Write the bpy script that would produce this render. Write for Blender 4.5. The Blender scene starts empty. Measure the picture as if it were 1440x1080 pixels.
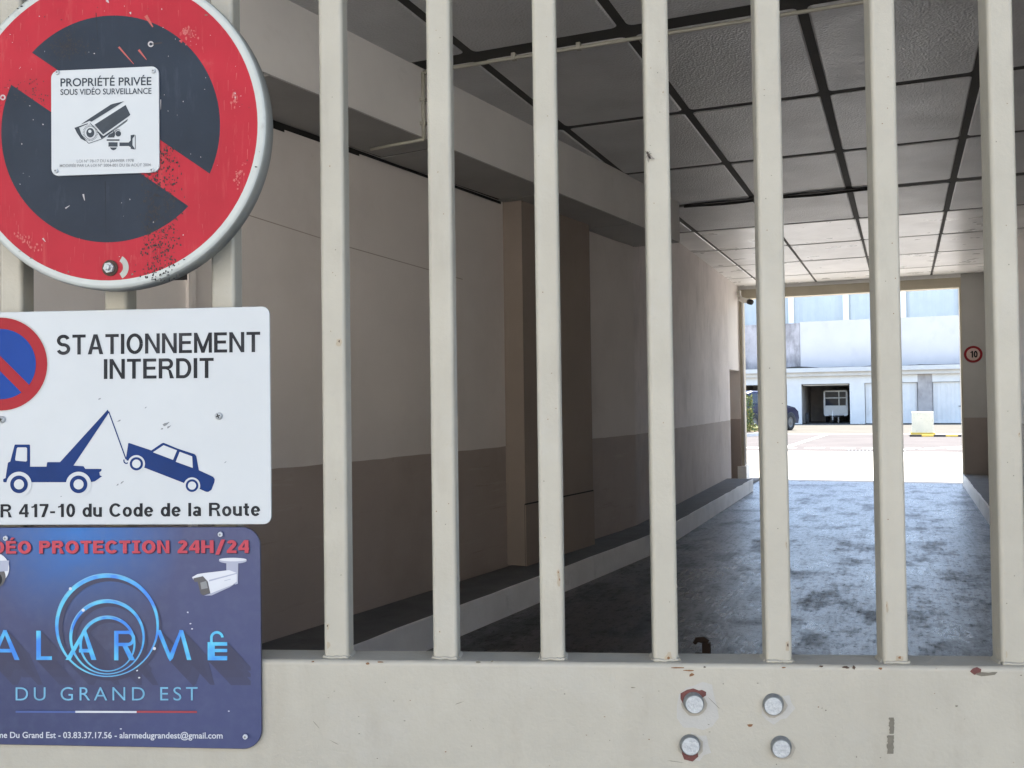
import bpy, math, random
import mathutils
from mathutils import Vector, Matrix, noise as mnoise
from mathutils.geometry import tessellate_polygon

random.seed(7)
S = bpy.context.scene
COL = S.collection
R = math.radians

# ------------------------------------------------------------------ camera
F_PX = 1320.22                       # focal length in pixels of the 1440 px wide photograph
YAW, PITCH, ROLL = R(22.616), R(1.0864), R(-0.7655)
CAM = Vector((0, 0, 1.55))
cd = bpy.data.cameras.new('camera')
cam = bpy.data.objects.new('camera', cd)
COL.objects.link(cam)
cd.sensor_fit = 'HORIZONTAL'
cd.sensor_width = 36.0
cd.lens = 36.0 * F_PX / 1440.0
cd.clip_start = 0.05
cd.clip_end = 600
fwd = Vector((-math.sin(YAW) * math.cos(PITCH), math.cos(YAW) * math.cos(PITCH), math.sin(PITCH)))
rgt = Vector((math.cos(YAW), math.sin(YAW), 0))
upv = rgt.cross(fwd)
r2 = rgt * math.cos(ROLL) + upv * math.sin(ROLL)
u2 = -rgt * math.sin(ROLL) + upv * math.cos(ROLL)
M = Matrix((r2, u2, -fwd)).transposed().to_4x4()
M.translation = CAM
cam.matrix_world = M
S.camera = cam

# ------------------------------------------------------------------ world, sun, exposure
SUN_EL, SUN_AZ = R(61), R(14)        # azimuth from +Y (down the passage) towards +X
w = bpy.data.worlds.new("World")
S.world = w
w.use_nodes = True
nt = w.node_tree
nt.nodes.clear()
sky = nt.nodes.new('ShaderNodeTexSky')
sky.sky_type = 'NISHITA'
sky.sun_disc = False
sky.sun_elevation = SUN_EL
sky.sun_rotation = SUN_AZ
sky.air_density = 1.0
sky.dust_density = 1.0
bg = nt.nodes.new('ShaderNodeBackground')
bg.inputs['Strength'].default_value = 0.13
wo = nt.nodes.new('ShaderNodeOutputWorld')
nt.links.new(sky.outputs[0], bg.inputs[0])
nt.links.new(bg.outputs[0], wo.inputs[0])

sl = bpy.data.lights.new('sun', 'SUN')
sl.energy = 4.0
sl.angle = R(0.5)
sl.color = (1.0, 0.95, 0.87)
sun = bpy.data.objects.new('sun', sl)
COL.objects.link(sun)
sd = Vector((math.sin(SUN_AZ) * math.cos(SUN_EL), math.cos(SUN_AZ) * math.cos(SUN_EL), math.sin(SUN_EL)))
sun.rotation_euler = (-sd).to_track_quat('-Z', 'Y').to_euler()
sun.location = sd * 60

S.view_settings.view_transform = 'Standard'
S.view_settings.look = 'None'
S.view_settings.gamma = 1
S.view_settings.exposure = 2.55
S.cycles.max_bounces = 14
S.cycles.diffuse_bounces = 8
S.cycles.glossy_bounces = 6
S.cycles.use_denoising = True
S.cycles.sample_clamp_indirect = 12

# ------------------------------------------------------------------ materials
def mk(name):
    m = bpy.data.materials.new(name)
    m.use_nodes = True
    return m, m.node_tree, m.node_tree.nodes['Principled BSDF']

def c4(c):
    return (c[0], c[1], c[2], 1)

def noise_node(t, scale, detail=4, rough=.55, stretch=None, co=None):
    n = t.nodes.new('ShaderNodeTexNoise')
    n.inputs['Scale'].default_value = scale
    n.inputs['Detail'].default_value = detail
    n.inputs['Roughness'].default_value = rough
    if co is None:
        co = t.nodes.new('ShaderNodeTexCoord').outputs['Object']
    if stretch:
        mp = t.nodes.new('ShaderNodeMapping')
        mp.inputs['Scale'].default_value = stretch
        t.links.new(co, mp.inputs['Vector'])
        co = mp.outputs['Vector']
    t.links.new(co, n.inputs['Vector'])
    return n.outputs['Fac']

def remap(t, v, a, b, lo=0., hi=1.):
    r = t.nodes.new('ShaderNodeMapRange')
    r.inputs[1].default_value, r.inputs[2].default_value = a, b
    r.inputs[3].default_value, r.inputs[4].default_value = lo, hi
    t.links.new(v, r.inputs[0])
    return r.outputs[0]

def mixc(t, f, a, b, mode='MIX'):
    n = t.nodes.new('ShaderNodeMix')
    n.data_type = 'RGBA'
    n.blend_type = mode
    if isinstance(f, float):
        n.inputs[0].default_value = f
    else:
        t.links.new(f, n.inputs[0])
    for k, v in ((6, a), (7, b)):
        if isinstance(v, tuple):
            n.inputs[k].default_value = c4(v)
        else:
            t.links.new(v, n.inputs[k])
    return n.outputs[2]

def pmat(name, col, rough=.6, var=.12, vs=6., bump=0., bs=80., metal=0., spec=.5, stains=(), rvar=0., coat=0., vstretch=None):
    """col with slow noise variation; stains = [(colour, scale, lo, hi, amount, stretch)]"""
    m, t, b = mk(name)
    dark = tuple(x * (1 - var) for x in col)
    lite = tuple(min(1, x * (1 + var * .6)) for x in col)
    c = mixc(t, remap(t, noise_node(t, vs, 6, .6, vstretch), .3, .7), dark, lite)
    for (sc, ss, lo, hi, amt, st) in stains:
        f = remap(t, noise_node(t, ss, 7, .65, st), lo, hi, 0, amt)
        c = mixc(t, f, c, sc)
    t.links.new(c, b.inputs['Base Color'])
    if rvar:
        t.links.new(remap(t, noise_node(t, vs * 2.3, 5), .3, .7, max(.03, rough - rvar), rough + rvar), b.inputs['Roughness'])
    else:
        b.inputs['Roughness'].default_value = rough
    b.inputs['Metallic'].default_value = metal
    b.inputs['Specular IOR Level'].default_value = spec
    b.inputs['Coat Weight'].default_value = coat
    b.inputs['Coat Roughness'].default_value = .08
    if bump:
        bn = t.nodes.new('ShaderNodeBump')
        bn.inputs['Strength'].default_value = bump
        bn.inputs['Distance'].default_value = .01
        t.links.new(noise_node(t, bs, 5, .6), bn.inputs['Height'])
        t.links.new(bn.outputs[0], b.inputs['Normal'])
    return m

MT = {}
MT['gate'] = pmat('gate_paint', (.289, .275, .231), .42, .07, 9, .1, 160, spec=.4,
                  stains=[((.19, .175, .145), 14, .56, .80, .5, (1, 1, .3)), ((.21, .19, .15), 3, .52, .75, .35, (2.5, 2.5, .25)), ((.23, .16, .09), 23, .70, .80, .5, None),
                          ((.235, .23, .205), 70, .60, .75, .35, None), ((.33, .325, .30), 5, .55, .8, .4, None)])
MT['gate_touch'] = pmat('touched_up_gate_paint', (.292, .288, .268), .45, .05, 20, .1, 160, spec=.4)
MT['grime'] = pmat('thin_grime', (.225, .21, .175), .6, .15, 90)
MT['primer'] = pmat('red_primer', (.085, .022, .018), .7, .2, 120)
MT['rust'] = pmat('rust', (.15, .07, .028), .85, .35, 300)
MT['rusthalo'] = pmat('rust_stain', (.265, .225, .165), .6, .12, 90)
MT['darkrust'] = pmat('dark_rust', (.05, .03, .02), .85, .3, 300)
MT['tapegrey'] = pmat('glue_residue', (.115, .105, .082), .8, .15, 200)
MT['zinc'] = pmat('zinc', (.34, .36, .37), .5, .22, 220, .25, 330, metal=.45, rvar=.12, stains=[((.2, .21, .22), 160, .58, .75, .6, None)])
MT['zincdark'] = pmat('zinc_edge', (.17, .18, .18), .5, .2, 200, .1, 300, metal=.5)
MT['black'] = pmat('black_rubber', (.02, .02, .02), .7, .2, 40)
MT['white'] = pmat('white_paint', (.78, .78, .76), .5, .06, 6)
MT['wall_up'] = pmat('beige_wall', (.67, .625, .595), .8, .07, .9, .10, 140,
                     stains=[((.50, .46, .43), .8, .48, .8, .5, None), ((.40, .35, .32), 2.2, .60, .85, .35, (1, 1, .6)), ((.40, .36, .34), 16, .68, .8, .35, None)])
MT['wall_lo'] = pmat('taupe_wall', (.37, .315, .285), .75, .08, 1.0, .10, 140,
                     stains=[((.25, .20, .16), 1.1, .48, .8, .55, None), ((.44, .39, .36), 2.4, .58, .85, .35, None), ((.20, .165, .14), 9, .64, .8, .4, None), ((.47, .43, .40), 40, .68, .76, .35, None), ((.48, .44, .41), 5, .60, .72, .35, (.35, .35, 4)), ((.17, .14, .12), 4, .62, .74, .45, (.3, .3, 5))])
MT['far_up'] = pmat('streaked_beige_wall', (.68, .625, .60), .85, .12, 1.6, .45, 60,
                     stains=[((.24, .21, .19), 1.3, .5, .8, .4, (1, 1, .5)), ((.52, .50, .48), 2.6, .58, .8, .3, (3, 3, .4)), ((.27, .235, .225), 5, .58, .78, .55, (2, 2, .35)), ((.34, .30, .29), 14, .56, .75, .4, (2, 2, .3))])
MT['far_lo'] = pmat('streaked_taupe_wall', (.37, .31, .275), .8, .14, 1.8, .45, 60,
                     stains=[((.12, .10, .085), 1.5, .5, .8, .45, (1, 1, .6)), ((.30, .26, .24), 3.2, .58, .8, .35, (3, 3, .4)), ((.42, .37, .34), 7, .62, .8, .4, (2, 2, .4)), ((.16, .13, .12), 6, .6, .8, .45, (2, 2, .4))])
MT['pil'] = pmat('pilaster_paint', (.27, .22, .185), .75, .1, 1.6, .1, 140,
                 stains=[((.15, .12, .10), 1.6, .5, .8, .4, (1, 1, .4))])
MT['pil_up'] = pmat('grey_pillar_paint', (.43, .43, .415), .8, .07, 2, .1, 140, stains=[((.3, .3, .29), 3, .6, .8, .4, None)])
MT['pil_lo'] = pmat('dark_pillar_paint', (.30, .265, .245), .8, .08, 2, .1, 140)
MT['beam'] = pmat('beam_paint', (.74, .72, .70), .75, .06, 2, .06, 140,
                  stains=[((.25, .24, .22), 2.4, .6, .85, .3, None)])
MT['soffit'] = pmat('soffit_panel', (.36, .35, .335), .7, .12, 2, .05, 140)
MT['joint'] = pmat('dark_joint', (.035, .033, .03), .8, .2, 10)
MT['crack_and_shade'] = pmat('crack_and_shade', (.012, .011, .01), .9, .1, 10)
MT['cream'] = pmat('cream_render', (.52, .47, .37), .75, .08, 3, .08, 120, stains=[((.36, .31, .23), 5, .6, .8, .4, None)])
MT['kerb_top'] = pmat('kerb_asphalt', (.10, .098, .098), .8, .25, 5, .4, 130, stains=[((.2, .2, .2), 3, .6, .8, .4, None)])
MT['kerb_face'] = pmat('kerb_white_face', (.82, .82, .83), .6, .12, 2.5, .15, 90, stains=[((.25, .25, .26), 4, .58, .8, .5, None), ((.1, .1, .1), 12, .68, .78, .6, None)])
MT['facade'] = pmat('facade_render', (.45, .43, .39), .85, .08, 2, .15, 90)

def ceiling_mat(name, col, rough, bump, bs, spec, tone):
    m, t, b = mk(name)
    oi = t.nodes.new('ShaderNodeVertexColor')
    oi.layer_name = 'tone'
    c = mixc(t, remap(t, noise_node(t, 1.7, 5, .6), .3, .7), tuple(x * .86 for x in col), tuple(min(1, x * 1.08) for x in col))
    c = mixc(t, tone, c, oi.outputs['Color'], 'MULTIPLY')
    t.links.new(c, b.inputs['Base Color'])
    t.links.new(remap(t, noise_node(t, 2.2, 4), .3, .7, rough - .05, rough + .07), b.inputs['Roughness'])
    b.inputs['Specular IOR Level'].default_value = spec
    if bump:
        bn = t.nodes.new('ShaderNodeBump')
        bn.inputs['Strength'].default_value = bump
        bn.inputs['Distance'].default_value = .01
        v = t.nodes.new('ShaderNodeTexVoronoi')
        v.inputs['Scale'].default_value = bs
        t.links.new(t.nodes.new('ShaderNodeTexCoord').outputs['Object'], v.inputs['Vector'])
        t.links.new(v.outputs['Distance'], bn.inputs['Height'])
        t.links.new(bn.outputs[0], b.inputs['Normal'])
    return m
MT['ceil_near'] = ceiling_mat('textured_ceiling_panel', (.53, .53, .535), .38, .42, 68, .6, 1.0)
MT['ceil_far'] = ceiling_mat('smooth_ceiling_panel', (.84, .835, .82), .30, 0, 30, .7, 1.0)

def math_(t, op, a, b):
    n = t.nodes.new('ShaderNodeMath'); n.operation = op
    for k, v in enumerate((a, b)):
        if isinstance(v, (int, float)): n.inputs[k].default_value = v
        else: t.links.new(v, n.inputs[k])
    return n.outputs[0]
def floor_mat():
    m, t, b = mk('worn_sealed_concrete')
    n1 = noise_node(t, .7, 7, .62, (1.5, .6, 1))            # broad worn zones
    n2 = noise_node(t, 2.6, 9, .72, (1.0, .5, 1))           # oil and damp patches
    n3 = noise_node(t, 22, 8, .78, (1, .55, 1))             # grit
    n5 = noise_node(t, 9, 8, .72, (3.2, .22, 1))             # tyre streaks along the lane
    patch = remap(t, n2, .49, .66)
    grit = remap(t, n3, .52, .70)
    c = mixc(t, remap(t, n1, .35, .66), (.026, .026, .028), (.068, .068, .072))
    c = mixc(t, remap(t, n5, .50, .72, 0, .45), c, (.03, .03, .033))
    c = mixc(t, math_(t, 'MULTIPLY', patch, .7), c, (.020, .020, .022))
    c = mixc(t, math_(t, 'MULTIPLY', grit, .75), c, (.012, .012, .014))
    t.links.new(c, b.inputs['Base Color'])
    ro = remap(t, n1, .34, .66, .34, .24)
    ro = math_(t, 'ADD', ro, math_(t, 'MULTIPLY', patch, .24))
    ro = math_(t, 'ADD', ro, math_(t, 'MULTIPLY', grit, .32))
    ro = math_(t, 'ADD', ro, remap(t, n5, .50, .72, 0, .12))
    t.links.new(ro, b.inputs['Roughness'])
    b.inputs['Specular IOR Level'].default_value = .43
    bn = t.nodes.new('ShaderNodeBump')
    bn.inputs['Strength'].default_value = .33
    bn.inputs['Distance'].default_value = .008
    n4 = noise_node(t, 75, 5, .75, (1, .6, 1))
    h = math_(t, 'ADD', math_(t, 'MULTIPLY', n3, -1.0), math_(t, 'MULTIPLY', n4, .55))
    t.links.new(h, bn.inputs['Height'])
    t.links.new(bn.outputs[0], b.inputs['Normal'])
    return m
MT['floor'] = floor_mat()
MT['yard'] = pmat('yard_concrete', (.46, .435, .395), .9, .12, .5, .3, 60, spec=.1, stains=[((.30, .28, .25), .9, .55, .75, .5, None), ((.2, .19, .17), 6, .64, .75, .5, None)])
MT['redasph'] = pmat('reddish_asphalt', (.112, .102, .097), .95, .12, .6, .3, 70, spec=.02, stains=[((.10, .092, .086), 1.2, .55, .75, .5, None), ((.07, .062, .058), 4, .62, .75, .5, None)])
MT['street'] = pmat('street_concrete', (.46, .45, .43), .9, .15, 1, .3, 90)
MT['mark'] = pmat('road_paint', (.6, .6, .58), .8, .15, 3, spec=.05, stains=[((.4, .37, .33), 5, .58, .7, .6, None)])
MT['yellow'] = pmat('yellow_paint', (.75, .5, .08), .6, .12, 3)
MT['bluewall'] = pmat('pale_render', (.39, .385, .39), .85, .06, .7, .1, 30, stains=[((.28, .285, .32), .8, .55, .75, .5, (1, 1, .7)), ((.15, .15, .17), 2.5, .66, .8, .35, (1, 1, .4))])
MT['stainwall'] = pmat('weathered_concrete', (.29, .28, .29), .9, .2, 1.2, .2, 30, stains=[((.055, .05, .055), 1.1, .48, .68, .8, (1, 1, .4)), ((.05, .05, .05), 4, .6, .75, .6, (1, 1, .3))])
MT['hall'] = pmat('metal_cladding', (.46, .49, .49), .5, .06, 1.2, spec=.4, stains=[((.30, .33, .355), .8, .55, .8, .4, (1, 1, .3))])
MT['gar_white'] = pmat('garage_white', (.66, .645, .62), .6, .07, 1.5, stains=[((.34, .32, .3), 1.6, .62, .8, .5, (1, 1, .5))])
MT['gar_stain'] = pmat('stained_pier', (.40, .37, .355), .9, .2, 2.5, .2, 30, stains=[((.15, .135, .13), 1.8, .5, .7, .7, (1, 1, .4))])
MT['gar_in'] = pmat('blockwork', (.42, .385, .355), .9, .25, 2.2, .2, 30)
MT['gar_floor'] = pmat('garage_floor', (.12, .11, .10), .9, .2, 2)
MT['slab'] = pmat('roof_slab', (.58, .56, .53), .85, .1, 1.4, .1, 30, stains=[((.25, .22, .2), 1.7, .6, .8, .6, (.5, 1, 2))])

def glass_mat(name, col, rough=.05):
    return pmat(name, col, rough, .02, 2, spec=.35)
MT['darkglass'] = glass_mat('dark_glass', (.015, .018, .022))
MT['carpaint'] = pmat('dark_blue_car_paint', (.010, .014, .045), .35, .05, 3, metal=0, coat=.1, spec=.15)
MT['rim'] = pmat('alloy', (.10, .10, .105), .4, .05, 10, metal=.3)
MT['tyre'] = pmat('tyre_rubber', (.025, .025, .025), .85, .15, 30)
MT['tail'] = pmat('tail_lamp', (.35, .02, .02), .15, .05, 5, coat=.8)
MT['chrome'] = pmat('chrome', (.7, .7, .7), .2, .02, 5, metal=1)
MT['leaf'] = pmat('leaf', (.09, .13, .035), .7, .35, 6)
MT['leaf_y'] = pmat('yellow_leaf', (.22, .20, .05), .7, .35, 6)
MT['soil'] = pmat('soil', (.12, .09, .06), .95, .3, 9)
MT['blockc'] = pmat('cream_concrete', (.80, .74, .56), .85, .08, 3, .3, 60, stains=[((.35, .31, .22), 14, .6, .7, .5, None)])
MT['signback'] = pmat('sign_metal', (.24, .25, .235), .5, .12, 14, .05, 200, metal=.35, stains=[((.13, .13, .11), 20, .6, .8, .5, None)])
MT['rimwhite'] = pmat('sign_rim_white', (.33, .35, .335), .5, .08, 25, stains=[((.16, .16, .14), 30, .6, .8, .6, None)])
MT['signred'] = pmat('faded_red_film', (.295, .017, .028), .42, .12, 9, spec=.1,
                     stains=[((.36, .075, .07), 26, .56, .8, .6, (4, 4, .4)), ((.36, .14, .13), 9, .64, .84, .6, None), ((.22, .018, .024), 7, .52, .8, .5, None), ((.37, .09, .08), 60, .62, .75, .5, (1, 1, .25))])
MT['signnavy'] = pmat('faded_navy_film', (.019, .026, .038), .45, .2, 9, spec=.1, stains=[((.05, .062, .085), 22, .58, .8, .5, (3, 3, .6)), ((.02, .022, .026), 60, .66, .76, .6, None)])
MT['worn_red'] = pmat('worn_red_film', (.33, .05, .055), .5, .15, 40, spec=.1)
MT['pale_red'] = pmat('bleached_red_film', (.37, .10, .095), .5, .15, 40, spec=.1)
MT['roundel_face'] = pmat('pinkish_sign_face', (.55, .40, .36), .5, .08, 20)
MT['speck'] = pmat('black_speck', (.018, .015, .015), .8, .2, 60)
MT['scratch'] = pmat('scratch', (.33, .31, .31), .7, .1, 60)
MT['scratchred'] = pmat('red_scratch', (.30, .06, .05), .7, .1, 60)
MT['signwhite'] = pmat('sign_white', (.362, .385, .40), .3, .035, 7, spec=.3, stains=[((.31, .33, .34), 11, .64, .85, .4, (1, 1, .5)), ((.25, .25, .24), 60, .72, .8, .4, None)])
MT['ink'] = pmat('grey_ink', (.014, .016, .020), .4, .3, 9, spec=.1, stains=[((.05, .05, .056), 9, .5, .7, .7, None)])
MT['ink2'] = pmat('slate_ink', (.022, .031, .042), .4, .2, 60, spec=.2)
MT['inkgrey'] = pmat('pale_ink', (.13, .14, .15), .4, .1, 60)
MT['signblue'] = pmat('sign_blue', (.003, .022, .105), .34, .2, 8, spec=.1, stains=[((.03, .042, .13), 10, .55, .8, .4, None)])
MT['signblue2'] = pmat('pictogram_blue', (.004, .035, .19), .3, .08, 8, spec=.1)
MT['signred2'] = pmat('pictogram_red', (.23, .013, .020), .3, .06, 8, spec=.1)
MT['redtext'] = pmat('red_lettering', (.31, .035, .055), .35, .06, 20, spec=.2)
MT['redshade'] = pmat('dark_red_lettering', (.035, .008, .03), .35, .06, 20, spec=.2)
MT['brown'] = pmat('brown_bracket', (.05, .04, .035), .7, .3, 40)
MT['pipe'] = pmat('cream_conduit', (.40, .385, .33), .6, .12, 12)
MT['camwhite'] = pmat('cctv_white', (.65, .64, .6), .4, .05, 10)
MT['prt_white'] = pmat('print_white', (.40, .42, .46), .32, .04, 30)
MT['prt_pale'] = pmat('print_pale', (.22, .24, .31), .32, .05, 30)
MT['prt_grey'] = pmat('print_grey', (.035, .035, .042), .3, .1, 40)
MT['prt_shade'] = pmat('print_long_shade', (.034, .036, .066), .34, .06, 30, spec=.2)
MT['prt_shade2'] = pmat('print_fading_shade', (.0355, .038, .070), .34, .05, 30, spec=.2)
MT['prt_shade3'] = pmat('print_faint_shade', (.037, .0405, .077), .34, .05, 30, spec=.2)
MT['prt_flagblue'] = pmat('print_flag_blue', (.03, .06, .2), .32, .05, 30)
MT['prt_flagred'] = pmat('print_flag_red', (.22, .02, .03), .32, .05, 30)
MT['wing'] = pmat('insect_wing', (.16, .14, .12), .4, .1, 300)
MT['insect'] = pmat('insect_body', (.02, .014, .01), .5, .2, 900)

# ------------------------------------------------------------------ helpers
LOC = {}                                       # world location of every built object

class MB:
    def __init__(self):
        self.v, self.f, self.m, self.sm, self.tone = [], [], [], [], {}
        self.mats = []
    def mi(self, mat):
        if mat not in self.mats:
            self.mats.append(mat)
        return self.mats.index(mat)
    def add(self, verts, faces, mat, T=None, smooth=False):
        o = len(self.v)
        self.v += [Vector(T(p) if T else p) for p in verts]
        k = self.mi(mat)
        for fc in faces:
            self.f.append([i + o for i in fc]); self.m.append(k); self.sm.append(smooth)
        return self
    def box(self, x0, x1, y0, y1, z0, z1, mat, T=None):
        vs = [(x0, y0, z0), (x1, y0, z0), (x1, y1, z0), (x0, y1, z0), (x0, y0, z1), (x1, y0, z1), (x1, y1, z1), (x0, y1, z1)]
        return self.add(vs, [(3, 2, 1, 0), (4, 5, 6, 7), (0, 1, 5, 4), (1, 2, 6, 5), (2, 3, 7, 6), (3, 0, 4, 7)], mat, T)
    def quad(self, pts, mat, T=None):
        return self.add(pts, [tuple(range(len(pts)))], mat, T)
    def prism(self, poly, z0, z1, mat, T=None, bottom=True, top=True):
        n = len(poly)
        vs = [(p[0], p[1], z0) for p in poly] + [(p[0], p[1], z1) for p in poly]
        fs = [(i, (i + 1) % n, (i + 1) % n + n, i + n) for i in range(n)]
        tris = tessellate_polygon([[Vector((p[0], p[1], 0)) for p in poly]])
        if bottom: fs += [tuple(reversed(t)) for t in tris]
        if top: fs += [tuple(i + n for i in t) for t in tris]
        return self.add(vs, fs, mat, T)
    def flat(self, poly, mat, T):              # filled 2-D polygon
        tris = tessellate_polygon([[Vector((p[0], p[1], 0)) for p in poly]])
        out = []
        for t in tris:
            a, b, c = (poly[i] for i in t)
            cr = (b[0] - a[0]) * (c[1] - a[1]) - (b[1] - a[1]) * (c[0] - a[0])
            out.append(tuple(t) if cr > 0 else tuple(reversed(t)))
        return self.add([(p[0], p[1], 0) for p in poly], out, mat, T)
    def tube(self, pts, r, mat, n=10, T=None, caps=True):
        pts = [Vector(p) for p in pts]
        rs = r if isinstance(r, (list, tuple)) else [r] * len(pts)
        vs, fs = [], []
        for i, p in enumerate(pts):
            d = (pts[min(i + 1, len(pts) - 1)] - pts[max(i - 1, 0)]).normalized()
            a = d.cross(Vector((0, 0, 1)) if abs(d.z) < .9 else Vector((1, 0, 0))).normalized()
            b = d.cross(a)
            for k in range(n):
                an = 2 * math.pi * k / n
                vs.append(p + (a * math.cos(an) + b * math.sin(an)) * rs[i])
        for i in range(len(pts) - 1):
            for k in range(n):
                k2 = (k + 1) % n
                fs.append((i * n + k, (i + 1) * n + k, (i + 1) * n + k2, i * n + k2))
        if caps:
            fs.append(tuple(range(n)))
            fs.append(tuple(reversed(range((len(pts) - 1) * n, len(pts) * n))))
        return self.add(vs, fs, mat, T, True)
    def lathe(self, prof, mat, n=24, T=None, mats=None):     # prof [(r, h)], axis = third coordinate
        o = len(self.v)
        vs = []
        for (r, h) in prof:
            for k in range(n):
                a = 2 * math.pi * k / n
                vs.append((r * math.cos(a), r * math.sin(a), h))
        self.v += [Vector(T(p) if T else p) for p in vs]
        for i in range(len(prof) - 1):
            km = self.mi(mats[i] if mats else mat)
            for k in range(n):
                k2 = (k + 1) % n
                self.f.append([o + i * n + k, o + i * n + k2, o + (i + 1) * n + k2, o + (i + 1) * n + k]); self.m.append(km); self.sm.append(abs(prof[i + 1][1] - prof[i][1]) > 1e-9)
        return self

def loc_of(o):
    return LOC[o.name]

def obj(name, mb, parent=None, bevel=0, seg=2, base=None):
    me = bpy.data.meshes.new(name)
    if parent is not None:
        org = loc_of(parent)
    elif base is not None:
        org = Vector(base)
    else:
        xs = [p.x for p in mb.v]; ys = [p.y for p in mb.v]; zs = [p.z for p in mb.v]
        org = Vector(((min(xs) + max(xs)) / 2, (min(ys) + max(ys)) / 2, min(zs)))
    me.from_pydata([p - org for p in mb.v], [], mb.f)
    for k in mb.mats:
        me.materials.append(MT[k])
    me.polygons.foreach_set('material_index', mb.m)
    me.polygons.foreach_set('use_smooth', [bool(bevel) or s for s in mb.sm])
    if mb.tone:
        vc = me.color_attributes.new('tone', 'FLOAT_COLOR', 'POINT')
        for i in range(len(mb.v)):
            g = mb.tone.get(i, 1.0)
            vc.data[i].color = (g, g, g, 1)
    me.update()
    if not any(mb.sm) or True:
        pass
    o = bpy.data.objects.new(name, me)
    COL.objects.link(o)
    if parent is not None:
        o.parent = parent
        LOC[o.name] = org
    else:
        o.location = org
        LOC[o.name] = org
    if bevel:
        b = o.modifiers.new('bevel', 'BEVEL')
        b.width = bevel; b.segments = seg; b.limit_method = 'ANGLE'; b.angle_limit = R(40)
        b.harden_normals = True
    return o

def thing(name, label, cat, base, group=None):
    o = bpy.data.objects.new(name, None)
    COL.objects.link(o)
    o.empty_display_size = .1
    o.location = base
    LOC[o.name] = Vector(base)
    o['label'] = label; o['category'] = cat
    if group: o['group'] = group
    return o

def tag(o, label, cat, group=None):
    o['label'] = label; o['category'] = cat
    if group: o['group'] = group
    return o

def struct(name, mb, kind='structure'):
    o = obj(name, mb, base=(0, 0, 0))
    o['kind'] = kind
    return o

# pixel of the photograph -> direction, used to read sizes off the photograph
def ray(px, py):
    return r2 * ((px - 720) / F_PX) - u2 * ((py - 540) / F_PX) + fwd
def at_z(px, py, z):
    d = ray(px, py)
    return CAM + d * ((z - CAM.z) / d.z)
def at_y(px, py, y):
    d = ray(px, py)
    return CAM + d * (y / d.y)

# gate plane: GN points away from the camera, GU runs to the right, off = distance in front of the sheet
GH = YAW * -1 + R(4.8)
GN = Vector((math.sin(GH), math.cos(GH), 0))
GU = Vector((math.cos(GH), -math.sin(GH), 0))
GD = 1.2952
def W(u, z, off=0.):
    p = GU * u + GN * (GD - off)
    return Vector((p.x, p.y, z))
def GP(px, py, off=0.):
    d = ray(px, py)
    t = (GD - off) / (d @ GN)
    q = d * t
    return (q @ GU, q.z + CAM.z)
def gT(off):                                   # (u, z, depth) -> world
    return lambda p: W(p[0], p[1], off + (p[2] if len(p) > 2 else 0))

# lettering: the built-in font, turned into faces
_tc = {}
def glyphs(body, weight=0., space=1.):
    key = (body, weight, space)
    if key in _tc:
        return _tc[key]
    c = bpy.data.curves.new('lettering', 'FONT')
    c.body = body; c.offset = weight; c.space_character = space; c.resolution_u = 5
    o = bpy.data.objects.new('lettering', c)
    COL.objects.link(o)
    dg = bpy.context.evaluated_depsgraph_get()
    e = o.evaluated_get(dg)
    me = e.to_mesh()
    vs = [(v.co.x, v.co.y) for v in me.vertices]
    fs = [tuple(p.vertices) for p in me.polygons]
    e.to_mesh_clear()
    bpy.data.objects.remove(o)
    bpy.data.curves.remove(c)
    _tc[key] = (vs, fs)
    return _tc[key]

def text(mb, body, x0, y0, x1, y1, cap, off, mat, weight=0., space=1., shift=(0, 0)):
    """lettering whose baseline runs from pixel (x0,y0) to (x1,y1) of the photo on the gate plane, cap pixels high"""
    vs, fs = glyphs(body, weight, space)
    xa = min(v[0] for v in vs); xb = max(v[0] for v in vs)
    A = Vector(GP(x0 + shift[0], y0 + shift[1], off)); B = Vector(GP(x1 + shift[0], y1 + shift[1], off))
    C = Vector(GP(x0 + shift[0], y0 - cap + shift[1], off))
    ex = (B - A) / (xb - xa)
    ey = (C - A) / .682
    pts = [A + ex * (v[0] - xa) + ey * v[1] for v in vs]
    out = []
    for f in fs:
        a, b, c = (pts[i] for i in f[:3])
        cr = (b[0] - a[0]) * (c[1] - a[1]) - (b[1] - a[1]) * (c[0] - a[0])
        out.append(f if cr > 0 else tuple(reversed(f)))
    mb.add([(p[0], p[1], 0) for p in pts], out, mat, gT(off))

def pxpoly(mb, pts, off, mat, f=None):          # polygon given in photo pixels, lying on the gate-parallel plane at off
    q = [GP(*(f(p) if f else p), off) for p in pts]
    mb.flat(q, mat, gT(off))
def pxcirc(mb, cx, cy, r, off, mat, n=40, f=None, ry=None):
    pxpoly(mb, [(cx + r * math.cos(2 * math.pi * k / n), cy + (ry or r) * math.sin(2 * math.pi * k / n)) for k in range(n)], off, mat, f)
def pxline(mb, a, b, wd, off, mat, f=None, wd2=None):
    dx, dy = b[0] - a[0], b[1] - a[1]
    L = math.hypot(dx, dy); nx, ny = -dy / L * wd / 2, dx / L * wd / 2
    k = (wd2 / wd) if wd2 else 1
    pxpoly(mb, [(a[0] + nx, a[1] + ny), (b[0] + nx * k, b[1] + ny * k), (b[0] - nx * k, b[1] - ny * k), (a[0] - nx, a[1] - ny)], off, mat, f)
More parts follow.
